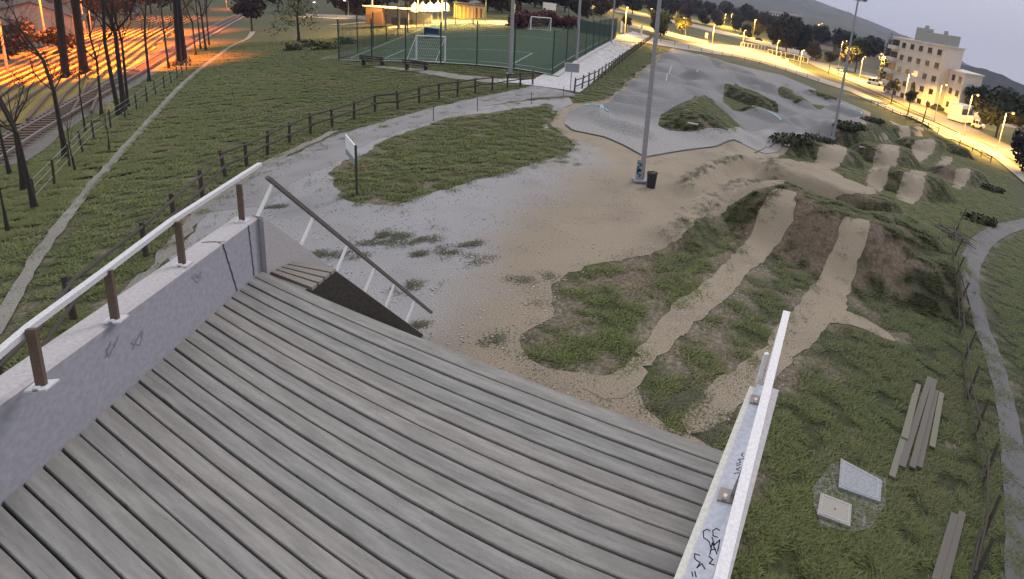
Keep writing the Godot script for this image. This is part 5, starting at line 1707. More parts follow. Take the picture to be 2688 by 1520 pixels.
	part("crown", leafy([[Vector3(0, 3.6, 0), Vector3(2.0, 2.0, 2.0)], [Vector3(-1.2, 2.4, 0.4), Vector3(1.3, 1.7, 1.2)], [Vector3(1.2, 2.8, 0.2), Vector3(1.2, 1.7, 1.2)], [Vector3(0.3, 5.0, 0), Vector3(1.5, 1.0, 1.4)], [Vector3(-2.0, 1.2, 0.6), Vector3(0.9, 1.1, 0.9)]], 1900, 0.09, Color(0.07, 0.075, 0.03), Color(0.15, 0.15, 0.06)), M.leaf, w)
	for q in [[Vector3(-20.55, -2.92, -68.11), 1.5, "low scrub bush left of the netted pitch fence"], [Vector3(-22.92, -3.34, -71.96), 1.2, "low scrub bush under the willow"], [Vector3(-23.4, -3.43, -68.77), 1.0, "small scrub bush at the foot of the willow"], [Vector3(-19.86, -2.79, -72.39), 1.2, "scrub bush inside the bend of the far gravel track"]]:
		var t2 := thing("scrub_bush", q[0], q[2], "bush", "scrub bushes by the pitch")
		part("crown", leafy([[Vector3(0, 0.3, 0), Vector3(q[1], 0.5, q[1] * 0.7)], [Vector3(q[1] * 0.6, 0.25, 0.1), Vector3(q[1] * 0.7, 0.4, 0.5)]], 500, 0.12, Color(0.03, 0.035, 0.018), Color(0.09, 0.085, 0.045)), M.leaf, t2)

	# houses beyond the yard
	for q in [[Vector3(-53.16, -8.24, -87.39), 6.6, 3.4, 0.5, "pale gabled house beyond the rail yard, its end wall facing the tracks"], [Vector3(-59.47, -9.07, -94.44), 5.4, 2.6, 0.4, "smaller white gabled house left of the pale one"], [Vector3(-65.98, -9.84, -115.79), 6.0, 2.4, 0.6, "low grey house behind the two stout trunks"], [Vector3(-81.8, -11.42, -132.57), 6.0, 2.4, 0.5, "grey house far behind at the top left corner"], [Vector3(-85.76, -11.75, -146.22), 6.0, 2.2, 0.3, "far low house with a dark roof at the top left"], [Vector3(-74.04, -10.7, -139.87), 6.0, 2.4, 0.7, "dark house half hidden by the trees at the end of the rail yard"]]:
		house(q[0], q[1], q[2], q[3], q[4])
	for q in [[Vector3(-59.65, -9.09, -93.53), 5.0, 2.0, "at the left end of the small white house"], [Vector3(-49.57, -7.73, -79.88), 4.0, 1.1, "before the pale gabled house"], [Vector3(-63.46, -9.55, -116.1), 7.0, 2.6, "just right of the two stout trunks"], [Vector3(-58.12, -8.9, -108.98), 6.0, 2.3, "between the stout trunks and the lit siding lamp"], [Vector3(-63.98, -9.61, -124.41), 7.5, 2.8, "at the far end of the sidings"], [Vector3(-72.76, -10.57, -122.12), 5.0, 2.4, "behind the pale gabled house"], [Vector3(-46.57, -7.29, -72.9), 3.0, 1.8, "low at the left edge"], [Vector3(-45.33, -7.11, -76.92), 2.6, 1.6, "low between pale house and stout trunks"], [Vector3(-68.96, -10.17, -139.83), 7.0, 3.0, "where the sidings vanish"], [Vector3(-78.47, -11.12, -141.99), 6.0, 2.8, "behind the low grey house"], [Vector3(-71.67, -10.46, -151.8), 6.0, 2.6, "farthest along the railway"], [Vector3(-53.22, -8.25, -150.34), 7.0, 3.0, "far behind the dark round tree"], [Vector3(-63.3, -9.23, -170.24), 7.0, 3.0, "at the top edge over the dark round tree"]]:
		round_tree("garden_tree", q[0], q[1], q[2], Color(0.018, 0.016, 0.014), Color(0.05, 0.04, 0.032), "dark garden tree beyond the rail yard, " + q[3], "garden trees beyond the rail yard", 900, 0.12)
	street_lamp(Vector3(-59.03, -9.01, -106.41), 3.0, 2.4, M.orange, Color(1, 0.46, 0.04), 150.0, "orange street lamp lit at the edge of the rail yard", "orange lamps of the rail yard")
	street_lamp(Vector3(-66.14, -9.85, -160.47), 3.0, 0.4, M.orange, Color(1, 0.46, 0.04), 90.0, "orange street lamp lit at the far end of the rail yard", "orange lamps of the rail yard")
	street_lamp(Vector3(-39.69, -6.23, -61.91), 9.0, 0.4, M.orange, Color(1, 0.46, 0.04), 3000.0, "tall orange lamp at the left edge beyond the near end of the rail yard", "orange lamps of the rail yard", Vector3(0.32, -1.0, -0.1), 50.0)
	street_lamp(Vector3(-47.14, -7.38, -78.49), 9.0, 0.4, M.orange, Color(1, 0.46, 0.04), 3000.0, "tall orange lamp left of the two stout trunks, beyond the rail yard", "orange lamps of the rail yard", Vector3(0.32, -1.0, -0.1), 50.0)
	street_lamp(Vector3(-54.99, -8.49, -97.89), 9.0, 0.4, M.orange, Color(1, 0.46, 0.04), 3200.0, "tall orange lamp just right of the two stout trunks, beyond the rail yard", "orange lamps of the rail yard", Vector3(0.32, -1.0, -0.1), 50.0)
	street_lamp(Vector3(-64.61, -9.69, -126.16), 9.0, 0.4, M.orange, Color(1, 0.46, 0.04), 700.0, "tall orange lamp at the far half of the rail yard", "orange lamps of the rail yard", Vector3(0.32, -1.0, -0.1), 50.0)


func house(at: Vector3, w: float, h: float, turn: float, label: String) -> void:
	var t := thing("house", at, label, "house", "houses beyond the rail yard")
	t.rotation.y = turn
	var d := w * 0.8
	var s := new_shape()
	s.box(Vector3(0, h / 2.0 - 1.0, 0), Vector3(w, h + 2.0, d))
	s.tri(Vector3(-w / 2, h, d / 2), Vector3(w / 2, h, d / 2), Vector3(0, h + w * 0.24, d / 2))
	s.tri(Vector3(w / 2, h, -d / 2), Vector3(-w / 2, h, -d / 2), Vector3(0, h + w * 0.24, -d / 2))
	part("wall", s, M.plaster_grey, t)
	s = new_shape()
	for k in [-1.0, 1.0]:
		s.bar(Vector3(k * w * 0.27, h + w * 0.115, -d / 2 - 0.25), Vector3(k * w * 0.27, h + w * 0.115, d / 2 + 0.25), w * 0.62, 0.12, Vector3(k * 0.43, 0.9, 0))
	part("roof", s, M.roof, t)
	for x in [-0.25, 0.22]:
		for z in [0.5, -0.5]:
			s = new_shape()
			s.box(Vector3(x * w, h * 0.55, z * d), Vector3(w * 0.13, h * 0.3, 0.08))
			part("window", s, M.glass_dark, t)
	s = new_shape()
	s.box(Vector3(w * 0.2, h + w * 0.26, 0), Vector3(0.4, 0.8, 0.4))
	part("chimney", s, M.roof, t)


# ---------------------------------------------------------------- pavilion and park, top of the picture
func park() -> void:
	# open pavilion with a lit sloping canopy
	var p: Vector3 = Vector3(-20.08, -2.83, -96.79)
	var t := thing("pavilion", p, "open pavilion with a brown pier and a bright lit canopy beside the pitch", "building")
	var s := new_shape()
	s.box(Vector3(-2.6, 1.2, 0.2), Vector3(2.0, 2.5, 2.4))
	part("pier", s, M.brick, t)
	s = new_shape()
	s.box(Vector3(0.2, 1.0, -3.0), Vector3(7.4, 2.2, 0.2))
	part("back_wall", s, M.plaster, t)
	s = new_shape()
	s.box(Vector3(0.6, 2.62, -1.0), Vector3(9.2, 0.16, 5.0), Basis(Vector3.BACK, 0.05) * Basis(Vector3.RIGHT, -0.05))
	part("canopy", s, M.plaster, t)
	for x in [-1.2, 1.6, 4.6]:
		s = new_shape()
		s.tube(Vector3(x, -0.3, 1.0), Vector3(x, 2.6, 1.0), 0.07, 0.07, 8)
		part("column", s, M.galv_dull, t)
	s = new_shape()
	s.box(Vector3(0.2, 0.5, -2.0), Vector3(2.6, 1.0, 1.2))
	part("counter", s, M.brick, t)
	# row of pale pointed awnings behind it
	for i in 5:
		var q := on(Vector2(-20.15, -108.15) + Vector2(i * 1.15, -1.0 + i * 0.12))
		var a := thing("awning", q, ["leftmost pale pointed awning behind the pavilion", "second pale pointed awning from the pavilion", "middle one of the pale pointed awnings", "second pale pointed awning from the yellow hut", "rightmost pale pointed awning, nearest to the yellow hut"][i], "awning", "pale pointed awnings")
		s = new_shape()
		for k in 8:
			var c0 := TAU * k / 8.0
			var c1 := TAU * (k + 1) / 8.0
			s.tri(Vector3(cos(c1) * 0.6, 2.3, sin(c1) * 0.6), Vector3(cos(c0) * 0.6, 2.3, sin(c0) * 0.6), Vector3(0, 3.0, 0))
			s.quad(Vector3(cos(c1) * 0.6, 1.4, sin(c1) * 0.6), Vector3(cos(c0) * 0.6, 1.4, sin(c0) * 0.6), Vector3(cos(c0) * 0.6, 2.3, sin(c0) * 0.6), Vector3(cos(c1) * 0.6, 2.3, sin(c1) * 0.6))
		part("cloth", s, M.white_paint, a)
		s = new_shape()
		s.tube(Vector3(0, -0.3, 0), Vector3(0, 3.1, 0), 0.05, 0.04, 6)
		part("mast", s, M.galv_dull, a)
	# yellow lit hut
	p = Vector3(-11.9, -1.38, -107.05)
	t = thing("yellow_hut", p, "flat roofed hut with yellow boarded walls under a lamp", "building")
	s = new_shape()
	s.box(Vector3(0, 1.1, -1.5), Vector3(4.4, 2.4, 3.0))
	part("wall", s, mat(0.5, 0.33, 0.12, 0.8), t)
	s = new_shape()
	s.box(Vector3(0, 2.36, -1.5), Vector3(4.7, 0.14, 3.3))
	part("roof", s, M.roof, t)
	for x in [-1.7, -1.1, -0.5, 0.1, 0.7]:
		s = new_shape()
		s.box(Vector3(x, 1.15, 0.015), Vector3(0.05, 2.2, 0.03))
		part("batten", s, mat(0.35, 0.2, 0.06, 0.8), t)
	for x in [1.2, 1.9]:
		s = new_shape()
		s.box(Vector3(x, 1.0, 0.02), Vector3(0.3, 1.9, 0.04))
		part("door", s, M.brick, t)
	# paving before them
	structure("plaza", ribbon([Vector2(-19.09, -92.01), Vector2(-17.17, -97.73), Vector2(-14.15, -98.8), Vector2(-9.83, -99.58), Vector2(-4.29, -92.19), Vector2(-1.97, -87.66)], [3.0, 8.0, 9.0, 7.0, 3.5, 2.0], 0.09, func(_x, _z): return Color.WHITE, 2.0, 0.2), M.lit_path)
	structure("far_gravel_track", ribbon([Vector2(-17.8, -59.17), Vector2(-16.86, -64.98), Vector2(-15.19, -69.62), Vector2(-13.58, -77.27), Vector2(-13.31, -83.42)], [1.6, 2.4, 2.6, 2.6, 2.4], 0.05, paint_gravel, 1.5, 0.3), M.gravel)
	structure("upper_path", ribbon([Vector2(-43.57, -132.56), Vector2(-37.31, -125.33), Vector2(-30.88, -119.51), Vector2(-25.55, -112.04)], [1.6], 0.07, func(_x, _z): return Color.WHITE, 2.0, 0.1), M.lit_path)
	structure("upper_path", ribbon([Vector2(-30.29, -105.06), Vector2(-28.81, -107.29), Vector2(-26.57, -109.17), Vector2(-22.52, -104.66)], [2.4], 0.07, paint_gravel, 2.0, 0.2), M.gravel)
	# low wall along the upper path
	t = thing("low_wall", Vector3(-42.49, -6.67, -132.14), "long low pale wall along the upper path, lit by lamps", "wall")
	s = new_shape(t.position)
	var wl := [Vector2(-42.49, -132.14), Vector2(-34.42, -123.74), Vector2(-26.2, -114.38)]
	for i in 2:
		s.bar(on(wl[i], 0.25), on(wl[i + 1], 0.25), 0.2, 0.7)
	part("wall", s, M.plaster, t)
	# red hedge: separate shrubs
	var hedge := spaced([Vector2(-3.45, -85.49), Vector2(-1.24, -91.14), Vector2(1.91, -94.62), Vector2(5.26, -95.31)], 2.1)
	for i in hedge.size():
		var sp := thing("red_shrub", on(hedge[i]), ORDINAL[i] + " from the left in the row of dark red shrubs behind the far goal", "shrub", "red shrubs behind the far goal")
		var g := 1.0 + 0.25 * sin(i * 2.1)
		part("crown", leafy([[Vector3(0, 1.0 * g, 0), Vector3(1.4, 1.2 * g, 1.1)], [Vector3(0.7, 1.5 * g, 0.2), Vector3(0.8, 0.8, 0.8)], [Vector3(-0.6, 0.7, -0.2), Vector3(0.9, 0.8, 0.9)]], 800, 0.2, Color(0.045, 0.012, 0.014), Color(0.13, 0.035, 0.03), ), M.leaf, sp)
	# green screen and gate at the far corner of the pitch
	t = thing("netting_screen", Vector3(10.61, -1.05, -101.61), "dark green screen across the far right corner of the pitch", "fence")
	s = new_shape(t.position)
	var g0 := on(Vector2(5.1, -92.12)); var g1 := on(Vector2(11.44, -99.74))
	s.bar(g0 + Vector3(0, 1.0, 0), g1 + Vector3(0, 1.0, 0), 0.05, 2.0)
	part("screen", s, M.green_post, t)
	t = thing("park_gate", Vector3(20.65, -2.68, -136.75), "pale barred gate on the lit path beyond the pitch", "gate")
	s = new_shape(t.position)
	var a0 := on(Vector2(15.28, -122.05)); var a1 := on(Vector2(21.1, -132.19))
	for i in 12:
		var q := a0.lerp(a1, i / 11.0)
		s.tube(q, q + Vector3(0, 2.0, 0), 0.05, 0.05, 5)
	part("bar", s, M.galv_dull, t)
	t.get_child(0).set_meta("kind", "stuff")
	for y in [0.3, 1.9]:
		s = new_shape(t.position)
		s.bar(a0 + Vector3(0, y, 0), a1 + Vector3(0, y, 0), 0.07, 0.07)
		part("cross_rail", s, M.galv_dull, t)
	for q in [a0, a1]:
		s = new_shape(t.position)
		s.box(q + Vector3(0, 1.1, 0), Vector3(0.35, 2.6, 0.35))
		part("pier", s, M.plaster, t)
	# white poster panel and other small lit things
	p = Vector3(0.84, -0.01, -123.81)
	t = thing("poster_board", p, "white poster board standing on two legs among the park trees", "sign")
	s = new_shape()
	s.box(Vector3(0, 1.6, 0), Vector3(2.6, 1.4, 0.08))
	part("panel", s, M.white_paint, t)
	for x in [-1.0, 1.0]:
		s = new_shape()
		s.box(Vector3(x, 0.4, 0), Vector3(0.1, 1.6, 0.1))
		part("leg", s, M.galv_dull, t)
	p = Vector3(51.09, -6.08, -184.27)
	t = thing("park_sign", p, "narrow white park sign on posts between the lit paths", "sign")
	s = new_shape()
	s.box(Vector3(0, 2.0, 0), Vector3(0.9, 1.7, 0.1))
	part("panel", s, M.white_paint, t)
	for x in [-0.35, 0.35]:
		s = new_shape()
		s.box(Vector3(x, 0.5, 0), Vector3(0.1, 1.4, 0.1))
		part("leg", s, M.galv_dull, t)

	# park trees
	rng.seed = 21
	var green := [Color(0.02, 0.024, 0.012), Color(0.075, 0.07, 0.03)]
	var brown := [Color(0.03, 0.022, 0.016), Color(0.10, 0.075, 0.045)]
	var deep := [Color(0.012, 0.016, 0.012), Color(0.035, 0.04, 0.028)]
	var spots := [[Vector3(-35.86, -5.6, -131.28), 7, 3.4, brown], [Vector3(-34.63, -5.39, -138.13), 9, 4.2, deep], [Vector3(-33.55, -5.21, -152.39), 9, 4.5, deep], [Vector3(-32.24, -4.87, -163.83), 10, 4.5, brown], [Vector3(-27.5, -3.96, -166.62), 10, 4.4, brown], [Vector3(-21.3, -3.03, -160.66), 9, 4.2, green], [Vector3(-10.67, -1.17, -125.77), 9, 3.8, green], [Vector3(-7.57, -0.68, -119.25), 8, 3.2, brown], [Vector3(-4.74, -0.31, -133.23), 9, 4.0, deep], [Vector3(-2.18, -0.08, -145.66), 10, 4.4, green], [Vector3(4.51, -0.24, -144.57), 8, 3.5, deep], [Vector3(7.09, -0.54, -131.8), 7, 3.0, brown], [Vector3(12.76, -0.5, -189.73), 10, 4.6, deep], [Vector3(15.45, -1.48, -171.61), 7, 3.0, brown], [Vector3(23.55, -1.59, -211.98), 9, 4.0, deep], [Vector3(32.64, -2.41, -230.96), 10, 4.6, deep], [Vector3(43.52, -3.35, -247.45), 11, 4.6, deep], [Vector3(21.26, -2.78, -159.81), 3.0, 1.6, green], [Vector3(60.72, -3.84, -288.16), 11, 4.4, green], [Vector3(67.54, -4.4, -285.88), 10, 4.4, brown], [Vector3(74.19, -5.02, -278.76), 9, 3.8, green], [Vector3(83.8, -5.25, -286.55), 10, 4.2, brown],
		[Vector3(30.47, -4.2, -160.97), 6.0, 2.6, brown], [Vector3(91.49, -5.85, -275.97), 9, 3.6, green], [Vector3(84.69, -6.68, -240.06), 7, 3.0, green], [Vector3(98.47, -6.47, -261.89), 7, 3.2, green], [Vector3(82.7, -7.91, -196.39), 14, 5.0, deep], [Vector3(84.22, -8.1, -192.11), 16, 5.2, deep], [Vector3(92.53, -8.23, -197.69), 13, 4.6, deep], [Vector3(93.79, -8.52, -189.44), 8, 3.6, brown], [Vector3(17.71, -0.44, -218.55), 14, 6.0, brown], [Vector3(32.42, -1.22, -269.7), 14, 6.0, brown], [Vector3(51.73, -2.01, -322.12), 15, 7.0, deep], [Vector3(87.14, -3.01, -365.5), 15, 7.0, brown], [Vector3(107.6, -3.99, -351.48), 14, 6.5, brown], [Vector3(118.01, -4.46, -341.77), 14, 6.0, deep], [Vector3(114.87, -5.75, -297), 13, 6.0, brown], [Vector3(117.77, -6.79, -263.79), 14, 6.0, brown], [Vector3(3.16, 0.32, -174.63), 12, 5.0, brown], [Vector3(62.18, -2.89, -323.55), 11, 5.0, deep], [Vector3(82.02, -2.4, -378.97), 12, 5.5, deep], [Vector3(89.55, -3.46, -353.48), 11, 5.0, green], [Vector3(98.8, -3.59, -358.49), 11, 5.0, deep], [Vector3(108.99, -4.53, -334.47), 11, 5.0, brown], [Vector3(116.66, -5.01, -322.53), 12, 5.5, deep], [Vector3(113.8, -6.19, -281.87), 12, 5.5, green], [Vector3(8.84, -0.23, -178.59), 11, 5.0, brown], [Vector3(-1, 0.06, -162.69), 11, 5.0, deep], [Vector3(-6.92, -0.44, -164.93), 11, 5.0, brown], [Vector3(-27.17, -4.1, -154.62), 7, 3.6, deep], [Vector3(-37.21, -5.82, -158.07), 8, 4.0, brown], [Vector3(25.3, -0.67, -252.14), 13, 6.0, deep], [Vector3(44.06, -1.4, -314.67), 13, 6.0, brown], [Vector3(-11.8, -1.17, -166.28), 11, 5.0, deep], [Vector3(-19.5, -2.24, -176.35), 11, 5.0, brown], [Vector3(126.54, -7.34, -249.09), 12, 6.0, deep], [Vector3(133.14, -7.78, -236.47), 12, 7.0, deep], [Vector3(132.81, -8.46, -213.76), 12, 7.0, deep]]
	var protos := []
	for k in 3:
		var set_: Array = [green, brown, deep][k]
		var pr := round_tree("park_tree", Vector3.ZERO, 10.0, 4.4, set_[0], set_[1], "", "", 4200, 0.04)
		pr.set_meta("category", "tree")
		protos.append(pr)
	var used := [false, false, false]
	var kinds := [[], [], []]
	for i in spots.size():
		var q = spots[i]
		var k: int = [green, brown, deep].find(q[3])
		var o: Node3D = protos[k]
		if used[k]:
			o = o.duplicate()
			o.name = numbered("park_tree")
			add_child(o)
		used[k] = true
		o.position = q[0]
		o.rotation.y = i * 1.7
		o.scale = Vector3(q[2] / 4.4, q[1] / 10.0, q[2] / 4.4)
		tag(o, "-", "tree", ["greenish park trees", "brownish park trees", "dark park trees"][k])
		kinds[k].append(o)
	for k in 3:
		kinds[k].sort_custom(func(a, b): return atan2(a.position.x, -a.position.z) < atan2(b.position.x, -b.position.z))
		for i in kinds[k].size():
			kinds[k][i].set_meta("label", "%s from the left among the %s" % [ORDINAL[i], ["yellowish green park trees", "brownish thinly leaved park trees", "dark dense park trees"][k]])
	for q in [[Vector3(65.48, -3.63, -307.05), "lamp lit tree right behind the lamp left of the park road"], [Vector3(94.14, -4.8, -313.68), "lamp lit tree right behind the left one of the three park road lamps"], [Vector3(94.07, -6.37, -261.4), "lamp lit tree right behind the right one of the three park road lamps"], [Vector3(43.84, -5.14, -189.07), "lamp lit tree behind the lamp halfway along the upper lit path"], [Vector3(131.19, -6.89, -265.67), "lamp lit tree behind the tall lamp beside the dark firs"], [Vector3(30, -4.15, -155.38), "pale shrubby tree on the strip between the two lit paths"], [Vector3(101.14, -4.94, -315.14), "lamp lit tree behind the middle one of the three park road lamps"], [Vector3(101.41, -6.97, -247.66), "lamp lit tree left of the dark firs"]]:
		round_tree("small_tree", q[0], 7.5, 3.4, Color(0.08, 0.08, 0.02), Color(0.20, 0.18, 0.05), q[1], "lamp lit trees in the park", 1900, 0.1)
	# lamps of the park
	var hue := Color(1.0, 0.76, 0.30)
	for q in [[Vector3(32.05, -3.85, -180.34), 6.0, 4.2, 260.0, "park lamp at the pitch end of the upper lit path"], [Vector3(42.66, -5.28, -179.62), 6.0, 4.2, 300.0, "park lamp halfway along the upper lit path"], [Vector3(49.39, -6.32, -170.54), 6.5, 1.6, 420.0, "park lamp where the two lit paths meet"], [Vector3(63.94, -7.23, -183.33), 6.5, 1.6, 420.0, "park lamp left of the pale bridge railing"], [Vector3(71.88, -8.1, -171.56), 6.0, 1.6, 360.0, "park lamp at the grey ramp by the bridge railing"], [Vector3(91.59, -5.19, -297.89), 6.5, 1.6, 420.0, "left one of the three lamps on the park road"], [Vector3(93.91, -5.4, -293.46), 7.5, 1.6, 300.0, "middle one of the three lamps on the park road"], [Vector3(90.68, -6.69, -247.14), 8.5, 1.6, 480.0, "right one of the three lamps on the park road"], [Vector3(132.78, -6.9, -265.58), 11.0, 0.6, 420.0, "tall lamp beside the dark firs"], [Vector3(72.48, -8.49, -153.41), 5.5, 1.6, 260.0, "lamp on the slope of the lit path beside the yellow bank"], [Vector3(64.52, -3.88, -296.24), 7.0, 1.6, 380.0, "lamp among the trees left of the park road"], [Vector3(38.25, -2.35, -258.96), 7.0, 1.6, 320.0, "lamp among the trees behind the pitch screen"], [Vector3(17.32, -0.53, -213.38), 7.0, 1.6, 300.0, "far lamp on the left stretch of the park road"], [Vector3(14.65, -1.7, -111.7), 5.5, 1.6, 200.0, "lamp at the pale gate"]]:
		street_lamp(q[0], q[1], q[2], M.sodium, hue, q[3] * 2.6, q[4], "street lamps along the lit paths", Vector3.DOWN, 88.0)
	for q in [[Vector3(-18.3, -2.51, -101.65), 4.4, 2.6, 190.0, "low white lamp beside the pavilion canopy"], [Vector3(-18.87, -2.61, -91.86), 5.2, 4.7, 200.0, "added white lamp over the pavilion canopy"], [Vector3(-15.77, -2.06, -106.79), 4.4, 2.8, 190.0, "white lamp between the awnings and the yellow hut"], [Vector3(-9.71, -1.01, -93.17), 4.4, 4.4, 130.0, "lamp lighting the front of the yellow hut"], [Vector3(-33.19, -5.15, -123.01), 3.0, 4.0, 26.0, "white lamp on the low wall of the upper path"], [Vector3(-40.32, -6.33, -131.21), 2.5, 4.0, 26.0, "low lamp at the left end of the low wall"], [Vector3(-4.36, -0.27, -93.7), 3.5, 4.0, 60.0, "lamp at the end of the plaza beside the red shrubs"]]:  # the lamp over the canopy is added to brighten it
		street_lamp(q[0], q[1], q[2], M.white_lamp, Color(1, 0.78, 0.42), q[3] * 2.2, q[4], "lamps round the pavilion")


# ---------------------------------------------------------------- right-hand side: bridge, road, building
func town() -> void:
	# railings of the ramp that leads under the road
	for q in [[[Vector3(65.07, -7.15, -188.48), Vector3(77.8, -7.74, -194.34), Vector3(86.68, -8.13, -194.39)], "pale barred railing along the upper edge of the sunken ramp"], [[Vector3(72.45, -7.87, -180.48), Vector3(80.58, -8.31, -179.83), Vector3(84.69, -8.67, -173.57)], "pale barred railing along the right edge of the sunken ramp"]]:
		var t := thing("bridge_railing", q[0][0], q[1], "railing", "pale railings of the sunken ramp")
		for i in 2:
			var a: Vector3 = q[0][i]
			var b: Vector3 = q[0][i + 1]
			for y in [0.15, 1.9]:
				var s := new_shape(t.position)
				s.bar(a + Vector3(0, y, 0), b + Vector3(0, y, 0), 0.1, 0.1)
				part("rail", s, M.galv, t)
			var n := int(a.distance_to(b) / 1.6)
			for k in n + 1:
				var s := new_shape(t.position)
				var c := a.lerp(b, float(k) / n)
				s.box(c + Vector3(0, 1.0, 0), Vector3(0.1, 2.0, 0.1))
				part("post", s, M.galv, t)
	structure("sunken_ramp", ribbon([Vector2(69.34, -170.58), Vector2(70.9, -162.92), Vector2(70.94, -151.8)], [4.0, 6.0, 3.0], 0.1, func(_x, _z): return Color.WHITE, 2.0, 0.1), mat(0.07, 0.065, 0.07, 0.9))
	var t := thing("electric_cabinet", Vector3(73.23, -8.37, -165.11), "small white cabinet standing by the sunken ramp", "cabinet")
	var s := new_shape()
	s.box(Vector3(0, 0.7, 0), Vector3(0.9, 1.4, 0.6))
	part("body", s, M.white_paint, t)
	s = new_shape()
	s.box(Vector3(0, 1.45, 0), Vector3(1.0, 0.1, 0.7))
	part("lid", s, M.galv_dull, t)

	# apartment block
	var at: Vector3 = Vector3(83.8, -0.7, -124.41)
	var to: Vector3 = Vector3(83.04, 2.19, -102.61)
	var low := -14.0
	block(Vector3(at.x, low, at.z), Vector3(to.x, low, to.z), at.y + 5.7 - low, 5.0, 5, 6, "five storey pale apartment block with balconies and a grey roof storey", true)
	at = Vector3(86.31, -2.41, -105.11)
	to = Vector3(83.07, -0.95, -94.74)
	block(Vector3(at.x, low, at.z), Vector3(to.x, low, to.z), at.y + 2.6 - low, 4.0, 4, 3, "lower pale wing to the right of the apartment block, behind cypresses", false)
	# far roofs and a long white building on the slope
	at = Vector3(153.98, 2, -390.76)
	to = Vector3(175.43, -1.53, -381.61)
	block(Vector3(at.x, -20, at.z), Vector3(to.x, -20, to.z), at.y + 24.0, 20.0, 6, 12, "long white building far off at the foot of the hill", false)
	for q in [[Vector3(131.31, -3.36, -269.74), 14.0, 10.0, "pale house left of the tall lamp at the hill foot"], [Vector3(132.03, -4.91, -246.92), 14.0, 10.0, "pale house behind the dark firs at the hill foot"], [Vector3(117, -3.07, -403.38), 22.0, 14.0, "grey green house far behind the park road lamps"], [Vector3(115.66, -12.79, -124.59), 12.0, 6.0, "low pale house behind the great pine"], [Vector3(123.09, -9.32, -194.29), 16.0, 10.0, "pale house left of the apartment block"], [Vector3(153.93, -4.59, -347.43), 16.0, 9.0, "pale house under the long white building"], [Vector3(110.04, -12.52, -101.94), 10.0, 6.0, "pale house at the right edge behind the pine"]]:
		var h: Vector3 = q[0]
		h.y -= q[2]
		house(h, q[1], q[2], 0.5, q[3])
	# cypresses, pines and other trees by the road
	rng.seed = 31
	cypress(Vector3(92.33, -9.35, -138.22), 14.82, 1.62, "tall dark cypress at the left corner of the apartment block")
	cypress(Vector3(92.14, -9.35, -112.51), 13.69, 1.79, "tallest cypress standing before the apartment block and its lower wing")
	cypress(Vector3(86.7, -9.16, -98.54), 6.39, 1.07, "slim cypress behind the white van")
	cypress(Vector3(80.84, -8.92, -108.19), 4.86, 0.65, "small slim cypress at the lit entrance of the block")
	cypress(Vector3(134.01, -7.54, -244.63), 9.74, 1.75, "far cypress left of the block against the hill")
	var pine := [Color(0.012, 0.017, 0.01), Color(0.04, 0.052, 0.026)]
	round_tree("stone_pine", Vector3(75.23, -8.64, -74.65), 9.7, 5.06, pine[0], pine[1], "great dark stone pine with a wide crown beside the road at the right", "", 7000, 0.22)
	round_tree("stone_pine", Vector3(86.08, -9.13, -93.69), 7.86, 3.25, pine[0], pine[1], "dark pine between the white van and the great pine", "", 3200, 0.25)
	round_tree("stone_pine", Vector3(90.08, -9.28, -106.87), 7.6, 3.8, pine[0], pine[1], "dark round pine at the foot of the tallest cypress", "", 3600, 0.2)
	round_tree("dark_tree", Vector3(100.8, -9.34, -168.46), 13.19, 4.67, pine[0], pine[1], "dark broad tree left of the cypress at the block corner", "", 3600, 0.2)
	round_tree("dark_tree", Vector3(96.6, -9.27, -167.17), 8.4, 2.98, [Color(0.03, 0.024, 0.015)][0], Color(0.08, 0.06, 0.03), "brown street tree among the dark trees by the white car", "", 1800, 0.3)
	round_tree("street_tree", Vector3(81.13, -8.93, -150.74), 6.77, 2.66, Color(0.02, 0.018, 0.012), Color(0.06, 0.045, 0.028), "small round street tree on a thin stem by the yellow bank", "", 2000, 0.5)
	round_tree("street_tree", Vector3(59.43, -6.8, -79.45), 4.55, 1.24, Color(0.025, 0.02, 0.012), Color(0.08, 0.065, 0.03), "small round street tree before the lit entrance of the block", "", 1600, 0.55)
	round_tree("street_tree", Vector3(69.64, -8.31, -99.52), 5.94, 1.7, Color(0.04, 0.035, 0.014), Color(0.12, 0.10, 0.035), "thin yellowish street tree beside the blue car", "", 900, 0.4)
	bare_tree("street_tree", Vector3(57.32, -6.5, -72.4), 3.83, 0.1, "bare street tree beside the road, left of the white van", "", M.bark, 2, 0.5)
	round_tree("dark_bush", Vector3(55.04, -7.19, -49.3), 5.34, 1.94, Color(0.015, 0.012, 0.014), Color(0.045, 0.035, 0.036), "dark bush cut by the right edge below the road", "", 2600, 0.02)
	# shrubs on the mounds
	for q in [[Vector3(16.65, -1.32, -34.56), 1.7, 0.55, "round dark shrub on the mound below the pump track"], [Vector3(19.74, -1.84, -37.19), 1.5, 0.5, "smaller dark shrub right of the round one below the pump track"], [Vector3(26.47, -1.94, -43.45), 1.6, 0.6, "low shrub on the green mound behind the jumps"], [Vector3(35.28, -3.22, -53.53), 1.5, 0.5, "low shrub at the top of the green mound behind the jumps"], [Vector3(26.3, -3.59, -25.82), 1.3, 0.35, "brown scrubby shrub above the bend of the right hand path"], [Vector3(37.96, -5.28, -36.74), 1.2, 0.4, "bare brown shrub below the far lit path"]]:
		var sb := thing("shrub", q[0], q[3], "shrub", "shrubs on the mounds")
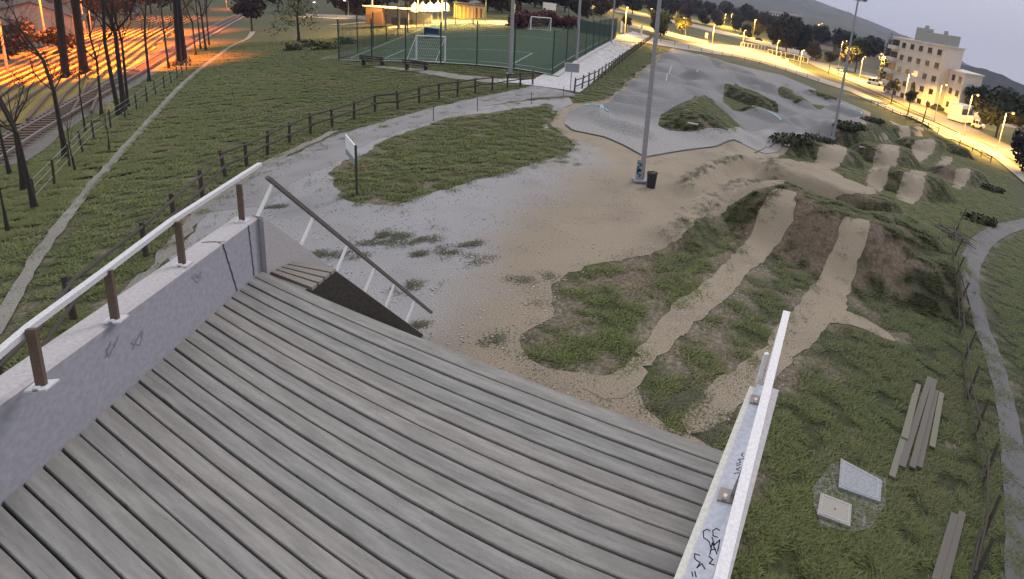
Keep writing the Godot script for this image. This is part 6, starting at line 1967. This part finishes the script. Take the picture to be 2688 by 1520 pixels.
		part("crown", leafy([[Vector3(0, q[2] * 0.35, 0), Vector3(q[1], q[2] * 0.75, q[1] * 0.8)], [Vector3(q[1] * 0.5, q[2] * 0.3, 0.2), Vector3(q[1] * 0.6, q[2] * 0.6, q[1] * 0.5)], [Vector3(-q[1] * 0.55, q[2] * 0.25, 0.1), Vector3(q[1] * 0.5, q[2] * 0.5, q[1] * 0.5)]], 1500, 0.11, Color(0.025, 0.032, 0.014), Color(0.075, 0.085, 0.04)), M.leaf, sb)
	# cars
	car("parked_car", Vector3(89.22, -9.25, -137.42), -0.55, 4.58, 1.95, M.car_white, "white estate car parked beside the cypress at the block corner")
	car("parked_car", Vector3(88.14, -9.21, -155.1), -0.5, 3.26, 1.51, M.car_white, "white car parked left of the dark trees by the road")
	car("parked_car", Vector3(84.46, -9.07, -121.29), -0.5, 3.49, 1.44, M.car_grey, "blue grey car parked under the yellowish street tree")
	car("parked_car", Vector3(87.27, -9.18, -109.95), -0.5, 2.89, 1.35, M.car_white, "white car parked among others left of the pine foot")
	car("parked_car", Vector3(83.93, -9.05, -102.05), -0.5, 3.07, 1.35, M.car_dark, "dark car parked in the row below the tallest cypress")
	car("parked_car", Vector3(88.04, -9.21, -113.21), -0.5, 2.76, 1.18, M.car_dark, "dark car at the left end of the row below the cypress")
	car("parked_car", Vector3(78.68, -8.81, -83.02), -0.9, 2.3, 1.46, M.car_white, "white car parked just right of the white van")
	car("white_van", Vector3(77.61, -8.76, -87.04), -1.35, 3.63, 3.63, M.car_white, "tall white van parked beside the road before the pines", true)
	car("parked_car", Vector3(87.25, -6.43, -251.66), -0.4, 3.74, 1.5, M.car_dark, "left dark car under the park road lamps")
	car("parked_car", Vector3(90.67, -6.93, -238.9), -0.4, 3.59, 1.44, M.car_dark, "right dark car under the park road lamps")
	# lamps of the road
	var hue := Color(1.0, 0.76, 0.32)
	for q in [[Vector3(92.44, -9.18, -165.79), 10.0, 0.6, 520.0, "street lamp behind the floodlight pole of the pump track"], [Vector3(91.14, -9.32, -138.73), 9.0, 2.6, 420.0, "street lamp at the cypress of the block corner"], [Vector3(90.21, -9.28, -147.69), 7.0, 1.6, 420.0, "street lamp on the verge left of the white estate car"], [Vector3(74.17, -8.58, -101.57), 7.0, 1.6, 380.0, "street lamp at the kerb before the lit entrance"], [Vector3(68.05, -8.21, -82.88), 7.0, 1.6, 150.0, "street lamp at the kerb left of the white van"], [Vector3(63.94, -7.93, -70.23), 7.0, 1.6, 200.0, "street lamp at the lit path below the white van"], [Vector3(61.61, -7.75, -60.29), 6.0, 1.6, 300.0, "street lamp at the lit path below the great pine"], [Vector3(80.32, -8.89, -75.51), 6.5, 2.6, 420.0, "street lamp right of the great pine"], [Vector3(91.94, -9.34, -100.12), 8.0, 2.6, 110.0, "street lamp behind the pine between van and great pine"]]:
		street_lamp(q[0], q[1], q[2], M.sodium, hue, q[3] * 2.6, q[4])
	for q in [[Vector3(86.24, -9.14, -120.26), 5.0, 0.6, 420.0, "white lamp at the passage under the apartment block"], [Vector3(88.03, -9.21, -114.18), 5.0, 0.6, 480.0, "white lamp at the lit entrance of the apartment block"], [Vector3(94.08, -9.41, -108.8), 5.0, 0.6, 200.0, "white lamp at the lower wing of the block"]]:
		street_lamp(q[0], q[1], q[2], M.white_lamp, Color(1, 0.80, 0.52), q[3] * 2.0, q[4], "white lamps round the apartment block")


func block(a: Vector3, b: Vector3, tall: float, deep: float, storeys: int, bays: int, label: String, main: bool) -> void:   # a flat roofed building with its front from a to b
	var t := thing("apartment_block", a, label, "building")
	var x := (b - a).normalized()
	var l := a.distance_to(b)
	var z := x.cross(Vector3.UP).normalized()   # away from the viewer
	if z.dot(Vector3(a.x, 0, a.z)) < 0: z = -z
	var f := func(u: float, y: float, d: float) -> Vector3: return x * u + Vector3.UP * y + z * d
	var bs := Basis(x, Vector3.UP, x.cross(Vector3.UP))
	var s := new_shape()
	s.box(f.call(l / 2.0, tall / 2.0, deep / 2.0), Vector3(l, tall, deep), bs)
	part("wall", s, M.plaster, t)
	s = new_shape()
	s.box(f.call(l / 2.0, tall + 0.15, deep / 2.0), Vector3(l + 0.5, 0.3, deep + 0.5), bs)
	part("parapet", s, M.plaster, t)
	var storey := minf(3.0, tall / (storeys + 0.6))
	for k in storeys:
		var y := tall - 1.4 - k * storey
		for i in bays:
			var u := l * (i + 0.5) / bays
			if main and i == 0:
				continue
			s = new_shape()
			s.box(f.call(u, y, -0.02), Vector3(l / bays * 0.42, storey * 0.42, 0.12), bs)
			var lit: bool = main and k == 2 and i == 3
			part("window", s, M.window_lit if lit else M.glass_dark, t)
			s = new_shape()
			s.box(f.call(u, y - storey * 0.25, -0.12), Vector3(l / bays * 0.5, 0.12, 0.3), bs)
			part("sill", s, M.plaster, t)
		if main:
			s = new_shape()
			s.box(f.call(l * 0.08, y - storey * 0.30, -0.55), Vector3(l * 0.17, 0.9, 1.1), bs)
			part("balcony", s, M.plaster, t)
			s = new_shape()
			s.box(f.call(l * 0.08, y + storey * 0.08, -0.03), Vector3(l * 0.14, storey * 0.5, 0.14), bs)
			part("balcony_opening", s, M.glass_dark, t)
	if main:
		s = new_shape()
		s.box(f.call(l * 0.66, tall + 1.3, deep * 0.5), Vector3(l * 0.6, 2.6, deep * 0.6), bs)
		s.box(f.call(l * 0.42, tall + 1.7, deep * 0.5), Vector3(l * 0.16, 3.4, deep * 0.5), bs)
		part("roof_storey", s, M.plaster_grey, t)
		for u in [0.45, 0.8]:
			s = new_shape()
			s.box(f.call(l * u, tall + (3.6 if u < 0.5 else 2.9), deep * 0.5), Vector3(0.7, 1.0, 0.7), bs)
			part("chimney", s, M.plaster_grey, t)
		s = new_shape()
		s.box(f.call(l * 0.2, tall - storeys * storey - 1.2, -0.02), Vector3(l * 0.34, 4.4, 0.2), bs)
		part("passage", s, M.brick, t)


func _ready() -> void:
	var cam := Camera3D.new()
	cam.name = "camera"
	cam.transform = Transform3D(Basis(Vector3(0.93008, 0.14318, 0.33830), Vector3(-0.04816, 0.96050, -0.27409), Vector3(-0.36418, 0.23863, 0.90024)), EYE)
	cam.projection = Camera3D.PROJECTION_FRUSTUM
	cam.near = 0.1
	cam.far = 6000.0
	cam.size = 1456.0 / 1400.0 * cam.near
	cam.frustum_offset = Vector2((1287.5 - 1900.0) / 1400.0, (365.0 - 728.0) / 1400.0) * cam.near
	add_child(cam)
	cam.current = true
	var env := Environment.new()
	env.background_mode = Environment.BG_SKY
	var sky := ProceduralSkyMaterial.new()
	sky.sky_top_color = Color(1.02, 1.025, 1.045)
	sky.sky_horizon_color = Color(0.742, 0.742, 0.785)
	sky.sky_curve = 0.2
	sky.ground_horizon_color = Color(0.742, 0.742, 0.785)
	sky.ground_bottom_color = Color(0.742, 0.742, 0.785)
	sky.sun_angle_max = 1.0
	env.sky = Sky.new()
	env.sky.sky_material = sky
	env.background_energy_multiplier = 1.0
	env.ambient_light_source = Environment.AMBIENT_SOURCE_SKY
	env.tonemap_mode = Environment.TONE_MAPPER_LINEAR
	env.tonemap_exposure = 1.0
	env.fog_enabled = true
	env.fog_density = 0.00018
	env.fog_light_color = Color(0.66, 0.68, 0.80)
	env.sdfgi_enabled = true
	env.ssao_enabled = true
	env.ssil_enabled = true
	var we := WorldEnvironment.new()
	we.name = "environment"
	we.environment = env
	add_child(we)
	var sun := DirectionalLight3D.new()
	sun.name = "dusk_light"
	sun.light_energy = 0.5
	sun.light_color = Color(1.0, 0.95, 0.95)
	sun.light_angular_distance = 20.0
	sun.shadow_enabled = true
	sun.sky_mode = DirectionalLight3D.SKY_MODE_LIGHT_ONLY
	sun.rotation_degrees = Vector3(-42, 135, 0)
	add_child(sun)

	rng.seed = 7
	noise_a.seed = 3; noise_a.frequency = 0.06; noise_a.fractal_octaves = 4
	noise_b.seed = 5; noise_b.frequency = 0.12; noise_b.fractal_octaves = 3
	noise_c.seed = 9; noise_c.frequency = 0.05; noise_c.fractal_octaves = 3
	materials()
	M.window_lit = glow(1.0, 0.66, 0.25, 1.2)
	land()
	hill()
	start_ramp()
	parapets()
	near_things()
	pitch()
	railway()
	park()
	town()
